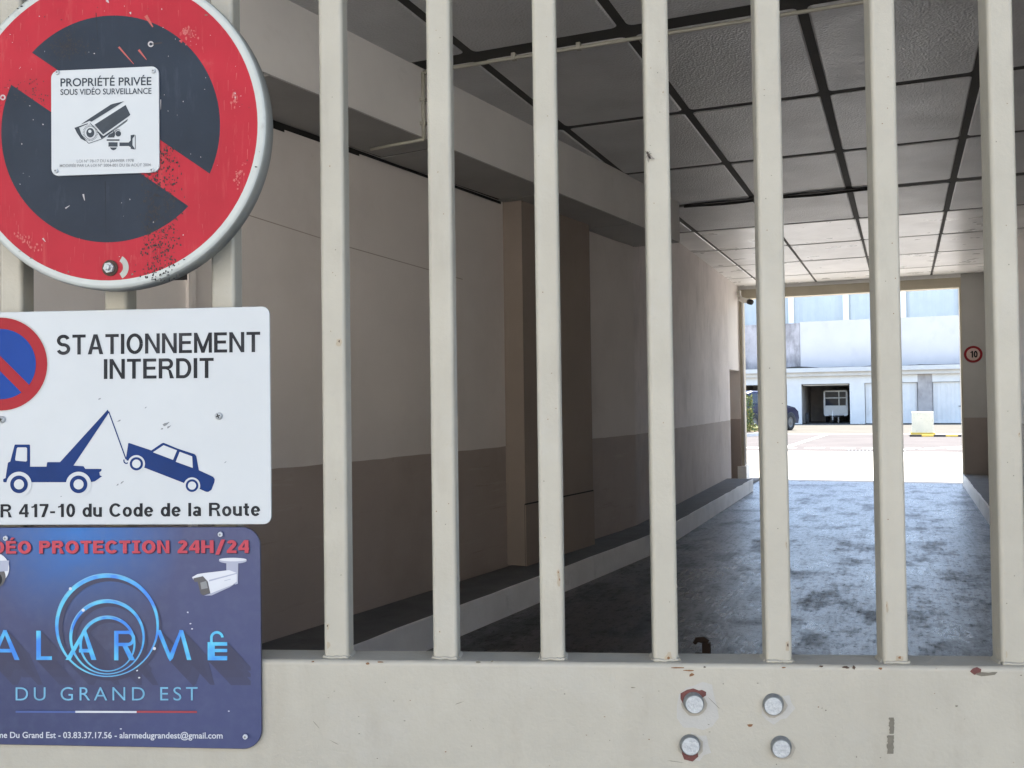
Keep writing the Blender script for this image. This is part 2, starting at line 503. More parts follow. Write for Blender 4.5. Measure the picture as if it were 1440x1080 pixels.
def pxring(mb, cx, cy, r0, r1, off, mat, a0=0, a1=360, n=48, wf=None, f=None):
    full = (a1 - a0) >= 359.9
    N = n
    vs, fs = [], []
    for k in range(N + 1):
        a = R(a0 + (a1 - a0) * k / N)
        ri, ro = (r0, r1) if wf is None else wf(a)
        for r in (ri, ro):
            p = (cx + r * math.cos(a), cy + r * math.sin(a))
            g = GP(*(f(p) if f else p), off)
            vs.append((g[0], g[1], 0))
    for k in range(N):
        fs.append((2 * k, 2 * k + 2, 2 * k + 3, 2 * k + 1))
    mb.add(vs, fs, mat, gT(off))
def blob(mb, cx, cy, rx, ry, off, mat, rot=0, n=9, jag=.35, rnd=random, lim=None):
    pts = []
    for k in range(n):
        a = 2 * math.pi * k / n
        q = 1 + rnd.uniform(-jag, jag)
        x, y = rx * q * math.cos(a), ry * q * math.sin(a)
        pts.append((cx + x * math.cos(rot) - y * math.sin(rot), cy + x * math.sin(rot) + y * math.cos(rot)))
    if lim:                                     # keep a mark on the flat face of its bar
        q = [GP(*p, off) for p in pts]
        q = [(min(max(p[0], lim[0]), lim[1]), max(p[1], 1.192)) for p in q]
        mb.flat(q, mat, gT(off))
        return
    pxpoly(mb, pts, off, mat)

# drawn lettering for the heavier sans serif words: every letter is a few polygons in a box one cap height high
def arc(cx, cy, rx, ry, a0, a1, n=14):
    return [(cx + rx * math.cos(R(a0 + (a1 - a0) * k / n)), cy + ry * math.sin(R(a0 + (a1 - a0) * k / n))) for k in range(n + 1)]
def bandp(pts, t):
    out = []
    L, Rr = [], []
    for i, p in enumerate(pts):
        a, c = pts[max(i - 1, 0)], pts[min(i + 1, len(pts) - 1)]
        dx, dy = c[0] - a[0], c[1] - a[1]
        l = math.hypot(dx, dy) or 1
        L.append((p[0] - dy / l * t / 2, p[1] + dx / l * t / 2)); Rr.append((p[0] + dy / l * t / 2, p[1] - dx / l * t / 2))
    for i in range(len(pts) - 1):
        out.append([L[i], L[i + 1], Rr[i + 1], Rr[i]])
    return out
def rc_(x0, y0, x1, y1):
    return [[(x0, y0), (x1, y0), (x1, y1), (x0, y1)]]
def dgp(x0, y0, x1, y1, tx):
    return [[(x0, y0), (x0 + tx, y0), (x1 + tx, y1), (x1, y1)]]
def letter(ch, t, slab=False):
    h = t * .92
    if ch in 'ÉÈ': 
        p, w_ = letter('E', t, slab); return p + [[(w_ * .36, 1.07), (w_ * .58, 1.07), (w_ * .86, 1.27), (w_ * .54, 1.27)]], w_
    if ch == 'E': return rc_(0, 0, t, 1) + rc_(t, 1 - h, .60, 1) + rc_(t, .5 - h / 2 + .02, .56, .5 + h / 2 + .02) + rc_(t, 0, .61, h), .61
    if ch == 'T': return rc_(0, 1 - h, .64, 1) + rc_(.32 - t / 2, 0, .32 + t / 2, 1 - h), .64
    if ch == 'I':
        if slab: return rc_(0, 0, .48, h * .8) + rc_(0, 1 - h * .8, .48, 1) + rc_(.24 - t / 2, h * .8, .24 + t / 2, 1 - h * .8), .48
        return rc_(0, 0, t, 1), t
    if ch == 'N': return rc_(0, 0, t * .95, 1) + rc_(.70 - t * .95, 0, .70, 1) + [[(t * .95, 1), (t * .95, .72), (.70 - t * .95, 0), (.70 - t * .95, .28)]], .70
    if ch == 'M': return rc_(0, 0, t * .92, 1) + rc_(.84 - t * .92, 0, .84, 1) + [[(t * .92, 1), (t * .92, .62), (.42 - t * .45, 0), (.42, 0), (.42, .30)], [(.84 - t * .92, 1), (.42, .30), (.42, 0), (.42 + t * .45, 0), (.84 - t * .92, .62)]], .84
    if ch == 'A': return [[(0, 0), (t * 1.1, 0), (.37, .80), (.37, 1), (.37 - t * .58, 1)], [(.74, 0), (.37 + t * .58, 1), (.37, 1), (.37, .80), (.74 - t * 1.1, 0)]] + rc_(.19, .24, .55, .24 + h * .9), .74
    if ch == 'V': return [[(0, 1), (.37 - t * .58, 0), (.37, 0), (.37, .2), (t * 1.1, 1)], [(.74, 1), (.74 - t * 1.1, 1), (.37, .2), (.37, 0), (.37 + t * .58, 0)]], .74
    if ch == 'O': return bandp(arc(.39, .5, .39 - t / 2, .515 - t / 2, 0, 360, 36), t), .78
    if ch == '0': return bandp(arc(.27, .5, .27 - t / 2, .51 - t / 2, 0, 360, 30), t), .54
    if ch == 'C': return bandp(arc(.38, .5, .38 - t / 2, .515 - t / 2, 38, 322, 30), t), .72
    if ch == 'D': return rc_(0, 0, t, 1) + bandp([(t, 1 - h / 2), (.30, 1 - h / 2)] + arc(.32, .5, .38 - t / 2, .5 - h / 2, 86, -86, 18) + [(.30, h / 2), (t, h / 2)], t * .97), .70
    if ch in 'PR':
        q = rc_(0, 0, t, 1) + bandp([(t, 1 - h / 2), (.38, 1 - h / 2)] + arc(.40, .73, .26 - t / 2, .27 - h / 2, 86, -86, 14) + [(.38, .46 + h / 2), (t, .46 + h / 2)], t * .95)
        if ch == 'R': q += [[(.30, .47), (.46, .47), (.56, .40), (.70, 0), (.70 - t * 1.15, 0), (.44, .40)]]
        return q, (.69 if ch == 'R' else .66)
    if ch == 'S':
        c1, r1 = (1.51 - t / 2) / 2, (.51 - t / 2) / 2
        c2, r2_ = (.49 + t / 2) / 2, (.51 - t / 2) / 2
        return bandp(arc(.33, c1, .315 - t / 2, r1, 18, 262, 18) + arc(.33, c2, .33 - t / 2, r2_, 82, -164, 18), t), .66
    if ch == 'H': return rc_(0, 0, t, 1) + rc_(.70 - t, 0, .70, 1) + rc_(t, .5 - h / 2, .70 - t, .5 + h / 2), .70
    if ch == '/': return dgp(0, -.12, .34, 1.05, t), .34 + t
    if ch == '1': return rc_(.26, 0, .26 + t, 1) + [[(.08, .70), (.26, .74), (.26, .98), (.20, .84), (.08, .82)]], .26 + t + .06
    if ch == '2': return bandp(arc(.28, .72, .27 - t / 2, .29 - t / 2, 165, -28, 16) + [(.10, .14)], t) + rc_(.0, 0, .56, h), .56
    if ch == '4': return rc_(.36, 0, .36 + t, 1) + rc_(0, .22, .36, .22 + h) + rc_(.36 + t, .22, .60, .22 + h) + [[(0, .22 + h), (t * 1.0, .22 + h), (.36, .80), (.36, 1), (.34, 1)]], .60
    if ch == '7': return rc_(0, 1 - h, .54, 1) + [[(.10, 0), (.10 + t * 1.1, 0), (.54, 1 - h), (.54 - t * 1.1, 1 - h)]], .54
    if ch == '-': return rc_(.02, .30, .32, .30 + h * .9), .34
    if ch == '.': return rc_(0, 0, t, t), t
    x = .73
    if ch == 'd': return bandp(arc(.27, x / 2, .27 - t / 2, x / 2 - t / 2 + .01, 0, 360, 28), t) + rc_(.56 - t, 0, .56, 1), .56
    if ch == 'o': return bandp(arc(.28, x / 2, .28 - t / 2, x / 2 - t / 2 + .015, 0, 360, 28), t), .56
    if ch == 'e': return bandp(arc(.275, x / 2, .275 - t / 2, x / 2 - t / 2 + .015, 0, 325, 26), t) + rc_(t * .8, x / 2 - h * .36, .55 - t * .4, x / 2 + h * .36), .55
    if ch == 'u': return bandp([(t / 2, x), (t / 2, .26)] + arc(.26, .25, .26 - t / 2, .25 - t / 2, 180, 330, 12), t) + rc_(.53 - t, 0, .53, x), .53
    if ch == 'l': return rc_(0, 0, t, 1), t
    if ch == 'a': return bandp(arc(.26, .52, .24 - t / 2, .22 - t / 2, 160, 20, 12) + [(.50 - t / 2, .45), (.50 - t / 2, .02)], t) + bandp(arc(.23, .215, .225 - t / 2, .225 - t / 2, 0, 360, 22), t * .95), .52
    if ch == 't': return bandp([(.17, .93), (.17, .2)] + arc(.30, .16, .13, .16 - t / 2, 180, 285, 8), t) + rc_(.0, x - h, .34, x), .36
    if ch == 'r': return rc_(0, 0, t, x) + bandp(arc(.28, .46, .22, .27 - t / 2, 150, 75, 8), t), .34
    return [], .28
def stext(mb, body, x0, y0, x1, y1, cap, off, mat, t=.2, gap=.11, slab=False, shift=(0, 0)):
    polys, x = [], 0.
    for ch in body:
        ps, w_ = letter(ch, t, slab)
        polys += [[(q[0] + x, q[1]) for q in p] for p in ps]
        x += w_ + gap
    x -= gap
    A = Vector(GP(x0 + shift[0], y0 + shift[1], off)); B = Vector(GP(x1 + shift[0], y1 + shift[1], off)); C = Vector(GP(x0 + shift[0], y0 - cap + shift[1], off))
    ex, ey = (B - A) / x, C - A
    for i, p in enumerate(polys):
        q = [A + ex * v[0] + ey * v[1] for v in p]
        mb.flat([(v[0], v[1]) for v in q], mat, gT(off + (i % 9) * .000012))

def rrect(x0, y0, x1, y1, r, n=6):              # rounded rectangle, counter-clockwise
    out = []
    for (cx, cy, a0) in ((x1 - r, y1 - r, 0), (x0 + r, y1 - r, 90), (x0 + r, y0 + r, 180), (x1 - r, y0 + r, 270)):
        for k in range(n + 1):
            a = R(a0 + 90 * k / n)
            out.append((cx + r * math.cos(a), cy + r * math.sin(a)))
    return out

# ------------------------------------------------------------------ ground
g = MB(); g.quad([(-90, 17.9, -.004), (90, 17.9, -.004), (90, 140, -.004), (-90, 140, -.004)], 'yard'); struct('yard', g)
g = MB(); g.quad([(-90, -90, -.004), (90, -90, -.004), (90, 17.9, -.004), (-90, 17.9, -.004)], 'street'); struct('street', g)
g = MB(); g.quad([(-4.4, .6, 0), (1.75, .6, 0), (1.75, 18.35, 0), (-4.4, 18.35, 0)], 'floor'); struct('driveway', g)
g = MB(); g.quad([(-16, 28.6, 0), (16, 28.6, 0), (16, 42.5, 0), (-16, 42.5, 0)], 'redasph'); struct('parking_area', g)
MT['farcourt'] = pmat('pale_forecourt', (.120, .112, .096), .95, .10, .7, .2, 50, spec=.02)
g = MB(); g.quad([(-22, 42.5, 0), (16, 42.5, 0), (16, 57.99, 0), (-22, 57.99, 0)], 'farcourt'); struct('forecourt', g)
g = MB()
def stripe(a, b, wd):
    a = Vector(a); b = Vector(b); d = (b - a).normalized(); n = Vector((-d.y, d.x, 0)) * wd / 2
    g.quad([a + n, a - n, b - n, b + n], 'mark')
for (x0, x1) in ((-5.2, -4.2), (-3.9, -3.15), (-2.75, -2.35), (-2.0, -1.45), (-1.15, -.35), (.05, .8), (1.2, 2.0), (2.4, 3.2)):
    stripe((x0, 30.4, .004), (x1, 30.2, .004), .55)
stripe((-3.45, 30.9, .004), (-3.0, 42, .004), .2)
stripe((-.2, 29.6, .004), (3.2, 33.5, .004), .2)
stripe((-8, 42.2, .004), (9, 42.2, .004), .22)
struct('road_markings', g)
g = MB(); g.box(-1.55, .1, 28.95, 29.2, -.003, .006, 'joint')
for k in range(16):
    g.box(-1.53 + k * .1, -1.48 + k * .1, 28.97, 29.18, .006, .010, 'zincdark')
tag(obj('drain_grate', g), 'narrow dark drain grating set in the pale yard ground', 'drain grate')

# ------------------------------------------------------------------ covered passage
CZ = 3.65
PX, PW, PY, PL = -2.3717, .954, 5.166, 1.6403      # ceiling grid: x origin, panel width, y origin, panel length
psg = thing('passage_building', 'covered vehicle passage with two tone beige walls and square ceiling panels behind the gate', 'building', (-.7, 9, 0))
TWO = 1.175
nearx = lambda y: -3.215 + .1152 * (y - 5.84)
inner = [(nearx(.2), .2), (nearx(8.3), 8.3), (-2.845, 8.5), (-2.685, 9.9), (-2.795, 16.6)]
outer = [(p[0] - .35, p[1]) for p in reversed(inner)]
wl = MB()
for ia, ib, lo_, hi_ in ((0, 3, 'wall_lo', 'wall_up'), (3, 5, 'far_lo', 'far_up')):
    seg_ = inner[ia:ib + 1] if ib < 5 else inner[ia:]
    bk_ = [(p[0] - .35, p[1]) for p in reversed(seg_)]
    wl.prism(seg_ + bk_, .0, TWO, lo_, top=False)
    wl.prism(seg_ + bk_, TWO, CZ + .1, hi_, bottom=False)
# uneven overlap of the dark band along its upper edge
rw_ = random.Random(8)
for (pa, pb), lo_ in (((inner[0], inner[1]), 'wall_lo'), ((inner[2], inner[3]), 'wall_lo'), ((inner[3], inner[4]), 'far_lo')):
    n_ = int(abs(pb[1] - pa[1]) / .11)
    pv = None
    for k in range(n_ + 1):
        t_ = k / n_
        x_, y_ = pa[0] + (pb[0] - pa[0]) * t_ + .0012, pa[1] + (pb[1] - pa[1]) * t_
        cu_ = (Vector((x_, y_, TWO - .01)), Vector((x_, y_, TWO + .004 + .007 * mnoise.noise(Vector((y_ * 4.1, 3, 1))) + rw_.uniform(-.0015, .0015))))
        if pv: wl.quad([pv[0], cu_[0], cu_[1], pv[1]], lo_)
        pv = cu_
# over the side doorway and behind it
wl.prism([(-2.795, 16.6), (-2.81, 17.72), (-3.145, 17.72), (-3.145, 16.6)], 2.07, CZ + .1, 'wall_up')
wl.box(-3.3, -3.15, 16.6, 18.1, 0, TWO, 'wall_lo'); wl.box(-3.3, -3.15, 16.6, 18.1, TWO + .001, CZ, 'wall_up')
obj('wall', wl, psg)
jb = MB()
jb.box(-3.15, -2.80, 17.72, 18.08, 0, TWO, 'wall_lo'); jb.box(-3.15, -2.80, 17.72, 18.08, TWO + .001, 3.42, 'wall_up')
jb.box(-2.80, -2.745, 17.80, 18.09, .3, 3.42, 'cream')
jb.box(-2.86, -2.70, 17.68, 18.11, 0, .3, 'white')
obj('door_jamb', jb, psg)
wr = MB()
wr.box(1.44, 1.79, 1.2, 17.87, 0, TWO, 'wall_lo'); wr.box(1.44, 1.79, 1.2, 17.87, TWO, CZ + .1, 'wall_up')
obj('wall', wr, psg)
pr = MB()
pr.box(.952, 1.436, 17.87, 18.17, 0, TWO, 'pil_lo'); pr.box(.952, 1.436, 17.87, 18.17, TWO + .0005, CZ + .02, 'pil_up')
pr.box(.925, .952, 17.90, 18.18, 0, 3.42, 'cream')
obj('pillar', pr, psg)
# wall joint line and vertical trim on the near wall
tr = MB()
def onnear(y, z, d=.0):
    return Vector((nearx(y) + d, y - d * .115, z))
for (ya, za, yb, zb) in ((4.3, 2.62, 5.2, 2.56), (5.2, 2.56, 6.55, 2.50)):
    a, b = onnear(ya, za, .0015), onnear(yb, zb, .0015)
    tr.quad([a, b, b + Vector((0, 0, .006)), a + Vector((0, 0, .006))], 'wall_lo')
tr.prism([onnear(3.86, 0, -.01)[:2], onnear(3.86, 0, .02)[:2], onnear(3.91, 0, .02)[:2], onnear(3.91, 0, -.01)[:2]], .2, 3.2, 'wall_up')
for (ya, yb, zb) in ((2.0, 4.6, 3.165), (4.6, 5.3, 3.18), (5.3, 7.16, 3.195)):  # black strip painted in as the shadow gap under the soffit
    a, c = onnear(ya, zb, .002), onnear(yb, zb, .002)
    tr.quad([a, c, Vector((c.x, c.y, 3.217)), Vector((a.x, a.y, 3.217))], 'crack_and_shade')
obj('trim', tr, psg)
# pilaster with its repaired foot
pl = MB()
pol = [(-3.2, 7.20), (-2.886, 7.18), (-2.712, 8.46), (-2.95, 8.62)]
pl.prism(pol, .2, 3.24, 'pil')
fo = [(-2.94, 7.176), (-2.880, 7.172), (-2.704, 8.464), (-2.80, 8.52)]
pl.prism([(-2.889, 7.172), (-2.879, 7.172), (-2.704, 8.464), (-2.80, 8.52)], .2, .70, 'pil')
pl.prism([(-2.889, 7.176), (-2.8835, 7.176), (-2.7085, 8.462), (-2.80, 8.51)], .70, .712, 'crack_and_shade')
pl.prism([(-2.8935, 7.1765), (-2.887, 7.1765), (-2.887, 7.19), (-2.8935, 7.19)], .2, .705, 'crack_and_shade')
obj('pilaster', pl, psg)
# dropped beam with panelled soffit
BD = Vector((.1265, .992, 0)).normalized()
BN = Vector((BD.y, -BD.x, 0))
def bm_pt(s, d, z):                              # s along the beam from y=6.3, d towards the passage
    p = Vector((-2.615, 6.3, 0)) + BD * s + BN * d
    return (p.x, p.y, z)
s_end = 3.60
bb = MB()
bb.prism([bm_pt(-5.6, 0, 0)[:2], bm_pt(s_end, 0, 0)[:2], bm_pt(s_end, -.10, 0)[:2], bm_pt(-5.6, -.10, 0)[:2]], 3.222, CZ + .06, 'beam')
obj('beam', bb, psg)
sf = MB()
cuts = [-5.6, -4.1, -2.45, -.86, .72, 2.3, s_end]
for a, b in zip(cuts, cuts[1:]):
    sf.prism([bm_pt(a + .016, -.004, 0)[:2], bm_pt(b - .016, -.004, 0)[:2], bm_pt(b - .016, -.50, 0)[:2], bm_pt(a + .016, -.54, 0)[:2]], 3.215, 3.245, 'soffit')
sf.prism([bm_pt(-5.6, -.11, 0)[:2], bm_pt(s_end, -.11, 0)[:2], bm_pt(s_end, -.75, 0)[:2], bm_pt(-5.6, -.9, 0)[:2]], 3.223, 3.5, 'joint')
obj('soffit', sf, psg)
# ceiling panels
rc = random.Random(3)
def panel(mb, x0, x1, y0, y1, mat):
    z = CZ
    tx, ty = rc.uniform(-.0022, .0022), rc.uniform(-.0026, .0026)
    g0 = rc.uniform(.86, 1.06)
    o = len(mb.v)
    poly = rrect(x0, y0, x1, y1, .035, 3)
    pin = rrect(x0 + .012, y0 + .012, x1 - .012, y1 - .012, .03, 3)
    n = len(poly)
    cx, cy = (x0 + x1) / 2, (y0 + y1) / 2
    zf = lambda p: z + tx * (p[0] - cx) + ty * (p[1] - cy)
    vs = [(p[0], p[1], zf(p) + .03) for p in poly] + [(p[0], p[1], zf(p) + .008) for p in poly] + [(p[0], p[1], zf(p)) for p in pin]
    fs = []
    for k in range(n):
        k2 = (k + 1) % n
        fs += [(k2, k, k + n, k2 + n), (k2 + n, k + n, k + 2 * n, k2 + 2 * n)]
    fs.append(tuple(reversed(range(2 * n, 3 * n))))
    mb.add(vs, fs, mat)
    for i in range(o, len(mb.v)):
        mb.tone[i] = g0
cn = MB()
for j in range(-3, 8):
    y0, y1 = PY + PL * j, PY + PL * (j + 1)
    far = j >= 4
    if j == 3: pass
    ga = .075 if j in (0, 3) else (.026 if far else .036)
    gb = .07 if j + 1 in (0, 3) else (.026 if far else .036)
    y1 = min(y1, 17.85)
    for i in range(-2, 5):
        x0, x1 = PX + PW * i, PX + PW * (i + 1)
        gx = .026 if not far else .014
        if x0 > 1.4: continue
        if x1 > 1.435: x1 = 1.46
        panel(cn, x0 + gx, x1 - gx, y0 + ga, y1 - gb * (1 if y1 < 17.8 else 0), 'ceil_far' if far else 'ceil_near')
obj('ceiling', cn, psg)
cj = MB(); cj.box(-4.5, 1.8, .3, 17.87, CZ + .006, CZ + .2, 'joint'); obj('ceiling_grid', cj, psg)
# header over the exit
hd = MB(); hd.box(-3.15, .95, 17.872, 18.12, 3.42, 3.59, 'cream'); hd.box(-3.15, .95, 17.85, 18.12, 3.5905, CZ + .02, 'white')
obj('header', hd, psg)
# storeys above, unseen slab over the exit, street front
up = MB()
a, b = W(-16, 0, 1.7), W(16, 0, 1.7)  # unseen overhang above the street, added to keep sky light off the gate
up.prism([(a.x, a.y), (b.x, b.y), (16, 18.06), (-16, 18.06)], CZ + .21, 8.5, 'facade')
obj('upper_storeys', up, psg)
up = MB(); up.box(-16, 16, 18.1, 20.95, 4.15, 4.42, 'facade'); obj('shade_slab', up, psg)  # unseen slab, put here to cast the shadow line beyond the exit
up = MB()
for (u0, u1) in ((-16, -3.42), (1.98, 16)):
    p = [W(u0, 0, -.15), W(u1, 0, -.15), W(u1, 0, -.45), W(u0, 0, -.45)]
    up.prism([(q.x, q.y) for q in p], 0, CZ + .2, 'facade')
    obj('facade', up, psg); up = MB()
p = [W(-3.42, 0, -.15), W(1.98, 0, -.15), W(1.98, 0, -.45), W(-3.42, 0, -.45)]
up.prism([(q.x, q.y) for q in p], 3.5, CZ + .2, 'facade')
obj('lintel', up, psg); up = MB()
for (x0, x1) in ((-16, -3.3), (1.8, 16)):
    up.box(x0, x1, 17.87, 18.07, 0, 4.0, 'facade')
    obj('facade', up, psg); up = MB()

# kerbs of the raised edges
def kerb(inner_line, wall_line, name):
    k = MB()
    n = len(inner_line)
    rk = random.Random(5)
    for i in range(n - 1):
        (xa, ya), (xb, yb) = inner_line[i], inner_line[i + 1]
        (wa, va), (wb, vb) = wall_line[i], wall_line[i + 1]
        k.quad([(xa, ya, 0), (xb, yb, 0), (xb, yb, .2), (xa, ya, .2)], 'kerb_face')
        st = 30
        prev = None
        sg = -1 if wa < xa else 1
        for q in range(st + 1):
            t = q / st
            x, y = xa + (xb - xa) * t, ya + (yb - ya) * t
            e = (.018 + .018 * mnoise.noise(Vector((x * 3, y * 2.7, 1)))) * sg
            cur = ((x, y, .2), (x + e, y, .2), (wa + (wb - wa) * t, va + (vb - va) * t, .2))
            if prev:
                k.quad([prev[0], cur[0], cur[1], prev[1]] if sg < 0 else [prev[1], cur[1], cur[0], prev[0]], 'kerb_face')
                k.quad([prev[1], cur[1], cur[2], prev[2]] if sg < 0 else [prev[2], cur[2], cur[1], prev[1]], 'kerb_top')
            prev = cur
    (xa, ya), (wa, va) = inner_line[-1], wall_line[-1]
    k.quad([(xa, ya, 0), (wa, va, 0), (wa, va, .2), (xa, ya, .2)], 'kerb_face')
    (xa, ya), (wa, va) = inner_line[0], wall_line[0]
    k.quad([(xa, ya, 0), (wa, va, 0), (wa, va, .2), (xa, ya, .2)], 'kerb_face')
    return struct(name, k)
kerb([(-3.24, 1.0), (-2.33, 9.45), (-2.345, 13.0), (-2.36, 16.15)], [(nearx(1.0) - .05, 1.0), (-2.72, 9.45), (-2.78, 13.0), (-2.83, 16.15)], 'kerb')
kerb([(.92, 2.6), (.92, 10), (.92, 17.9)], [(1.45, 2.6), (1.45, 10), (1.45, 17.9)], 'kerb')
g = MB(); g.box(-3.15, -2.55, 16.2, 18.4, -.003, .035, 'kerb_top'); struct('pavement', g)

# conduits and cables
cdt = MB()
p0 = at_z(570, 106, 3.622); p1 = at_z(1220, 2, 3.622)
d = (p1 - p0)
bx = Vector((-2.615 + (p0.y - 6.3) * .1275 + .017, p0.y, 0))
cdt.tube([Vector((bx.x, bx.y, 3.622)), p0 + d * .33, p0 + d * .66, p1, p1 + d * .4], .011, 'pipe')
cdt.tube([Vector((bx.x, bx.y, 3.62)), Vector((bx.x, bx.y, 3.20))], .013, 'pipe')
cdt.tube([Vector((bx.x, bx.y, 3.20)), Vector((bx.x - .42, bx.y + .06, 3.20))], .010, 'pipe')
for t in (.1, .27, .42, .6, .8):
    q = p0 + d * t
    cdt.box(q.x - .012, q.x + .012, q.y - .016, q.y + .016, 3.608, 3.65, 'pipe')
for z in (3.45, 3.3):
    cdt.box(bx.x - .018, bx.x + .018, bx.y - .018, bx.y + .018, z - .01, z + .01, 'pipe')
tag(obj('conduit_pipe', cdt), 'thin cream conduit pipe running under the ceiling and down the beam face', 'pipe')
cb = MB()
ya = PY + PL * 3
pts = []
for k in range(15):
    t = k / 14
    pts.append((-2.15 + 1.9 * t, ya - .02 - .03 * t, 3.642 - .012 * math.sin(t * math.pi * 2) ** 2 - .008))
cb.tube(pts, .012, 'black')
cb.tube([(p[0], p[1] + .045, p[2] + .012) for p in pts], .01, 'black')
tag(obj('cable', cb), 'black cables sagging along the wide ceiling joint at the beam end', 'cable')

# cctv camera in the corner of the exit
cc = thing('security_camera', 'small white bullet camera on the left jamb top of the passage exit', 'camera', (-2.78, 17.6, 3.3))
m1 = MB(); m1.box(-2.83, -2.74, 17.60, 17.70, 3.43, 3.55, 'camwhite'); m1.tube([(-2.77, 17.62, 3.5), (-2.72, 17.5, 3.43), (-2.69, 17.45, 3.36)], .022, 'camwhite')
obj('bracket', m1, cc)
m1 = MB(); m1.tube([(-2.75, 17.55, 3.39), (-2.55, 17.35, 3.31)], .045, 'camwhite', 14); obj('housing', m1, cc)
m1 = MB(); m1.tube([(-2.553, 17.353, 3.311), (-2.50, 17.30, 3.29)], .05, 'black', 14); obj('lens_hood', m1, cc)
m1 = MB(); m1.tube([(-2.735, 17.78, 3.42), (-2.735, 17.78, .32)], .016, 'white', 10)
tag(obj('downpipe', m1), 'thin white vertical pipe beside the left jamb of the passage exit', 'pipe')

# speed limit roundel on the pillar
sp = thing('speed_limit_sign', 'small round red and white sign reading 10 on the exit pillar', 'sign', (1.117, 17.86, 2.11))
TS = lambda p: Vector((1.117 + p[0], 17.868 - p[2], 2.258 + p[1]))
m1 = MB(); m1.lathe([(.148, 0), (.148, .008), (.144, .01), (.105, .01), (.0001, .01)], 'signred2', 40, TS, mats=['rimwhite', 'rimwhite', 'signred2', 'roundel_face'])
for ch, xo in (('1', -.47), ('0', .06)):
    for p in letter(ch, .2)[0]:
        m1.flat([((q[0] + xo) * .115, (q[1] - .5) * .115) for q in p], 'ink', lambda p: TS((p[0], p[1], .013)))
obj('plate', m1, sp)

# ------------------------------------------------------------------ gate
gate = thing('gate', 'off white painted steel gate with vertical bars above a flat bolted sheet panel', 'gate', W(.1, 0))
rg = random.Random(21)
gpn = MB()
def bar_solid(mb, prof, a, b, T):               # profile (x, y) extruded from a to b
    n = len(prof)
    mb.add([(p[0], p[1], a) for p in prof] + [(p[0], p[1], b) for p in prof],
           [(k, (k + 1) % n, (k + 1) % n + n, k + n) for k in range(n)] + [tuple(reversed(range(n))), tuple(range(n, 2 * n))], 'gate', T)
bar_solid(gpn, rrect(-.058, .06, 0, 1.1915, .006, 5), -3.36, 1.95, lambda p: W(p[2], p[1], p[0]))
wear = gpn
def chip(pts, mat='primer', off=.0006):
    pxpoly(wear, pts, off, mat)
for (x, y, a, b_) in ((982, 992, 30, 36), (1094, 996, 22, 20), (978, 1050, 22, 18)):
    blob(wear, x, y, a, b_, .0003, 'gate_touch', n=14, jag=.2, rnd=rg)
for (x, y) in ((976, 990), (1089, 992), (971, 1050), (1100, 1052)):
    blob(wear, x, y, 17.5, 17, .0005, 'grime', n=16, jag=.08, rnd=rg)
chip([(957, 975), (966, 970), (975, 968), (983, 971), (987, 970), (993, 973), (993, 978), (985, 983), (978, 992), (966, 994), (961, 990), (957, 983)])
chip([(958, 1044), (966, 1034), (968, 1040), (980, 1052), (982, 1064), (974, 1071), (962, 1068), (959, 1060)])
chip([(1092, 1040), (1097, 1035), (1104, 1038), (1108, 1045), (1098, 1048)])
chip([(1364, 944), (1368, 940), (1374, 938), (1380, 941), (1379, 947), (1370, 949), (1366, 946)])
chip([(1372, 947), (1380, 945), (1390, 946), (1396, 945), (1403, 945), (1399, 949), (1391, 950), (1380, 951), (1373, 949)], 'tapegrey')
def tape(x, y0, y1, wd):
    n = 12
    L, Rr = [], []
    for k in range(n + 1):
        y = y0 + (y1 - y0) * k / n
        L.append((x - wd / 2 + rg.uniform(-1.2, 1.0), y)); Rr.append((x + wd / 2 + rg.uniform(-.8, .5), y))
    chip(L + Rr[::-1], 'tapegrey')
tape(1254, 1009, 1032, 7); tape(1252.5, 1034, 1060, 9)
for (x, y, a, b, mt) in ((1190, 938.5, 5, 1.8, 'darkrust'), (1201, 938.5, 2.5, 3, 'darkrust'), (1155, 937, 3, 1.2, 'darkrust'), (1238, 940, 2.5, 1.6, 'rust'), (972, 949, 3.5, 2.2, 'rust'),
                         (991, 938, 1.8, 1.2, 'darkrust'), (955, 939, 10, 1.0, 'rust'), (968, 943, 8, .9, 'rust'), (517, 933, 2.5, 1.5, 'rust'), (672, 930.5, 4, 1.6, 'tapegrey'), (692, 930, 2, 1, 'tapegrey'), (1055, 1020, 4, 2, 'rust'),
                         (535, 931, 5, .9, 'rust'), (1345, 993, 2, 1.5, 'tapegrey'), (890, 967, 3, .8, 'tapegrey'), (440, 930.5, 2, 1, 'rust'), (1102, 939, 3, 1, 'rust')):
    blob(wear, x, y, a, b, .0006, mt, rnd=rg)
for k in range(45):
    blob(wear, rg.uniform(380, 1440), rg.uniform(938, 1078), rg.uniform(.4, 1.3), rg.uniform(.3, .9), .0006, rg.choice(['tapegrey', 'tapegrey', 'rust']), rnd=rg)
for k in range(5):
    x, y = rg.uniform(420, 1420), rg.uniform(955, 1075)
    blob(wear, x, y, rg.uniform(5, 12), .35, .0006, 'tapegrey', rot=rg.uniform(-.6, .9), jag=.5, rnd=rg)
obj('bottom_panel', gpn, gate)
BARS = [(-1.485 - .1585 * k, -1.450 - .1585 * k) for k in range(11, 0, -1)] + [(-1.485, -1.449), (-1.326, -1.290), (-1.168, -1.133), (-1.012, -.977), (-.8635, -.8285), (-.7035, -.6690), (-.5430, -.5080), (-.3819, -.3465), (-.2260, -.1912), (-.0752, -.0415), (.0797, .1142),
        (.2321, .2672), (.3870, .4205), (.5405, .5745), (.697, .731), (.853, .887), (1.009, 1.043), (1.165, 1.199), (1.321, 1.355), (1.477, 1.511), (1.633, 1.667)]
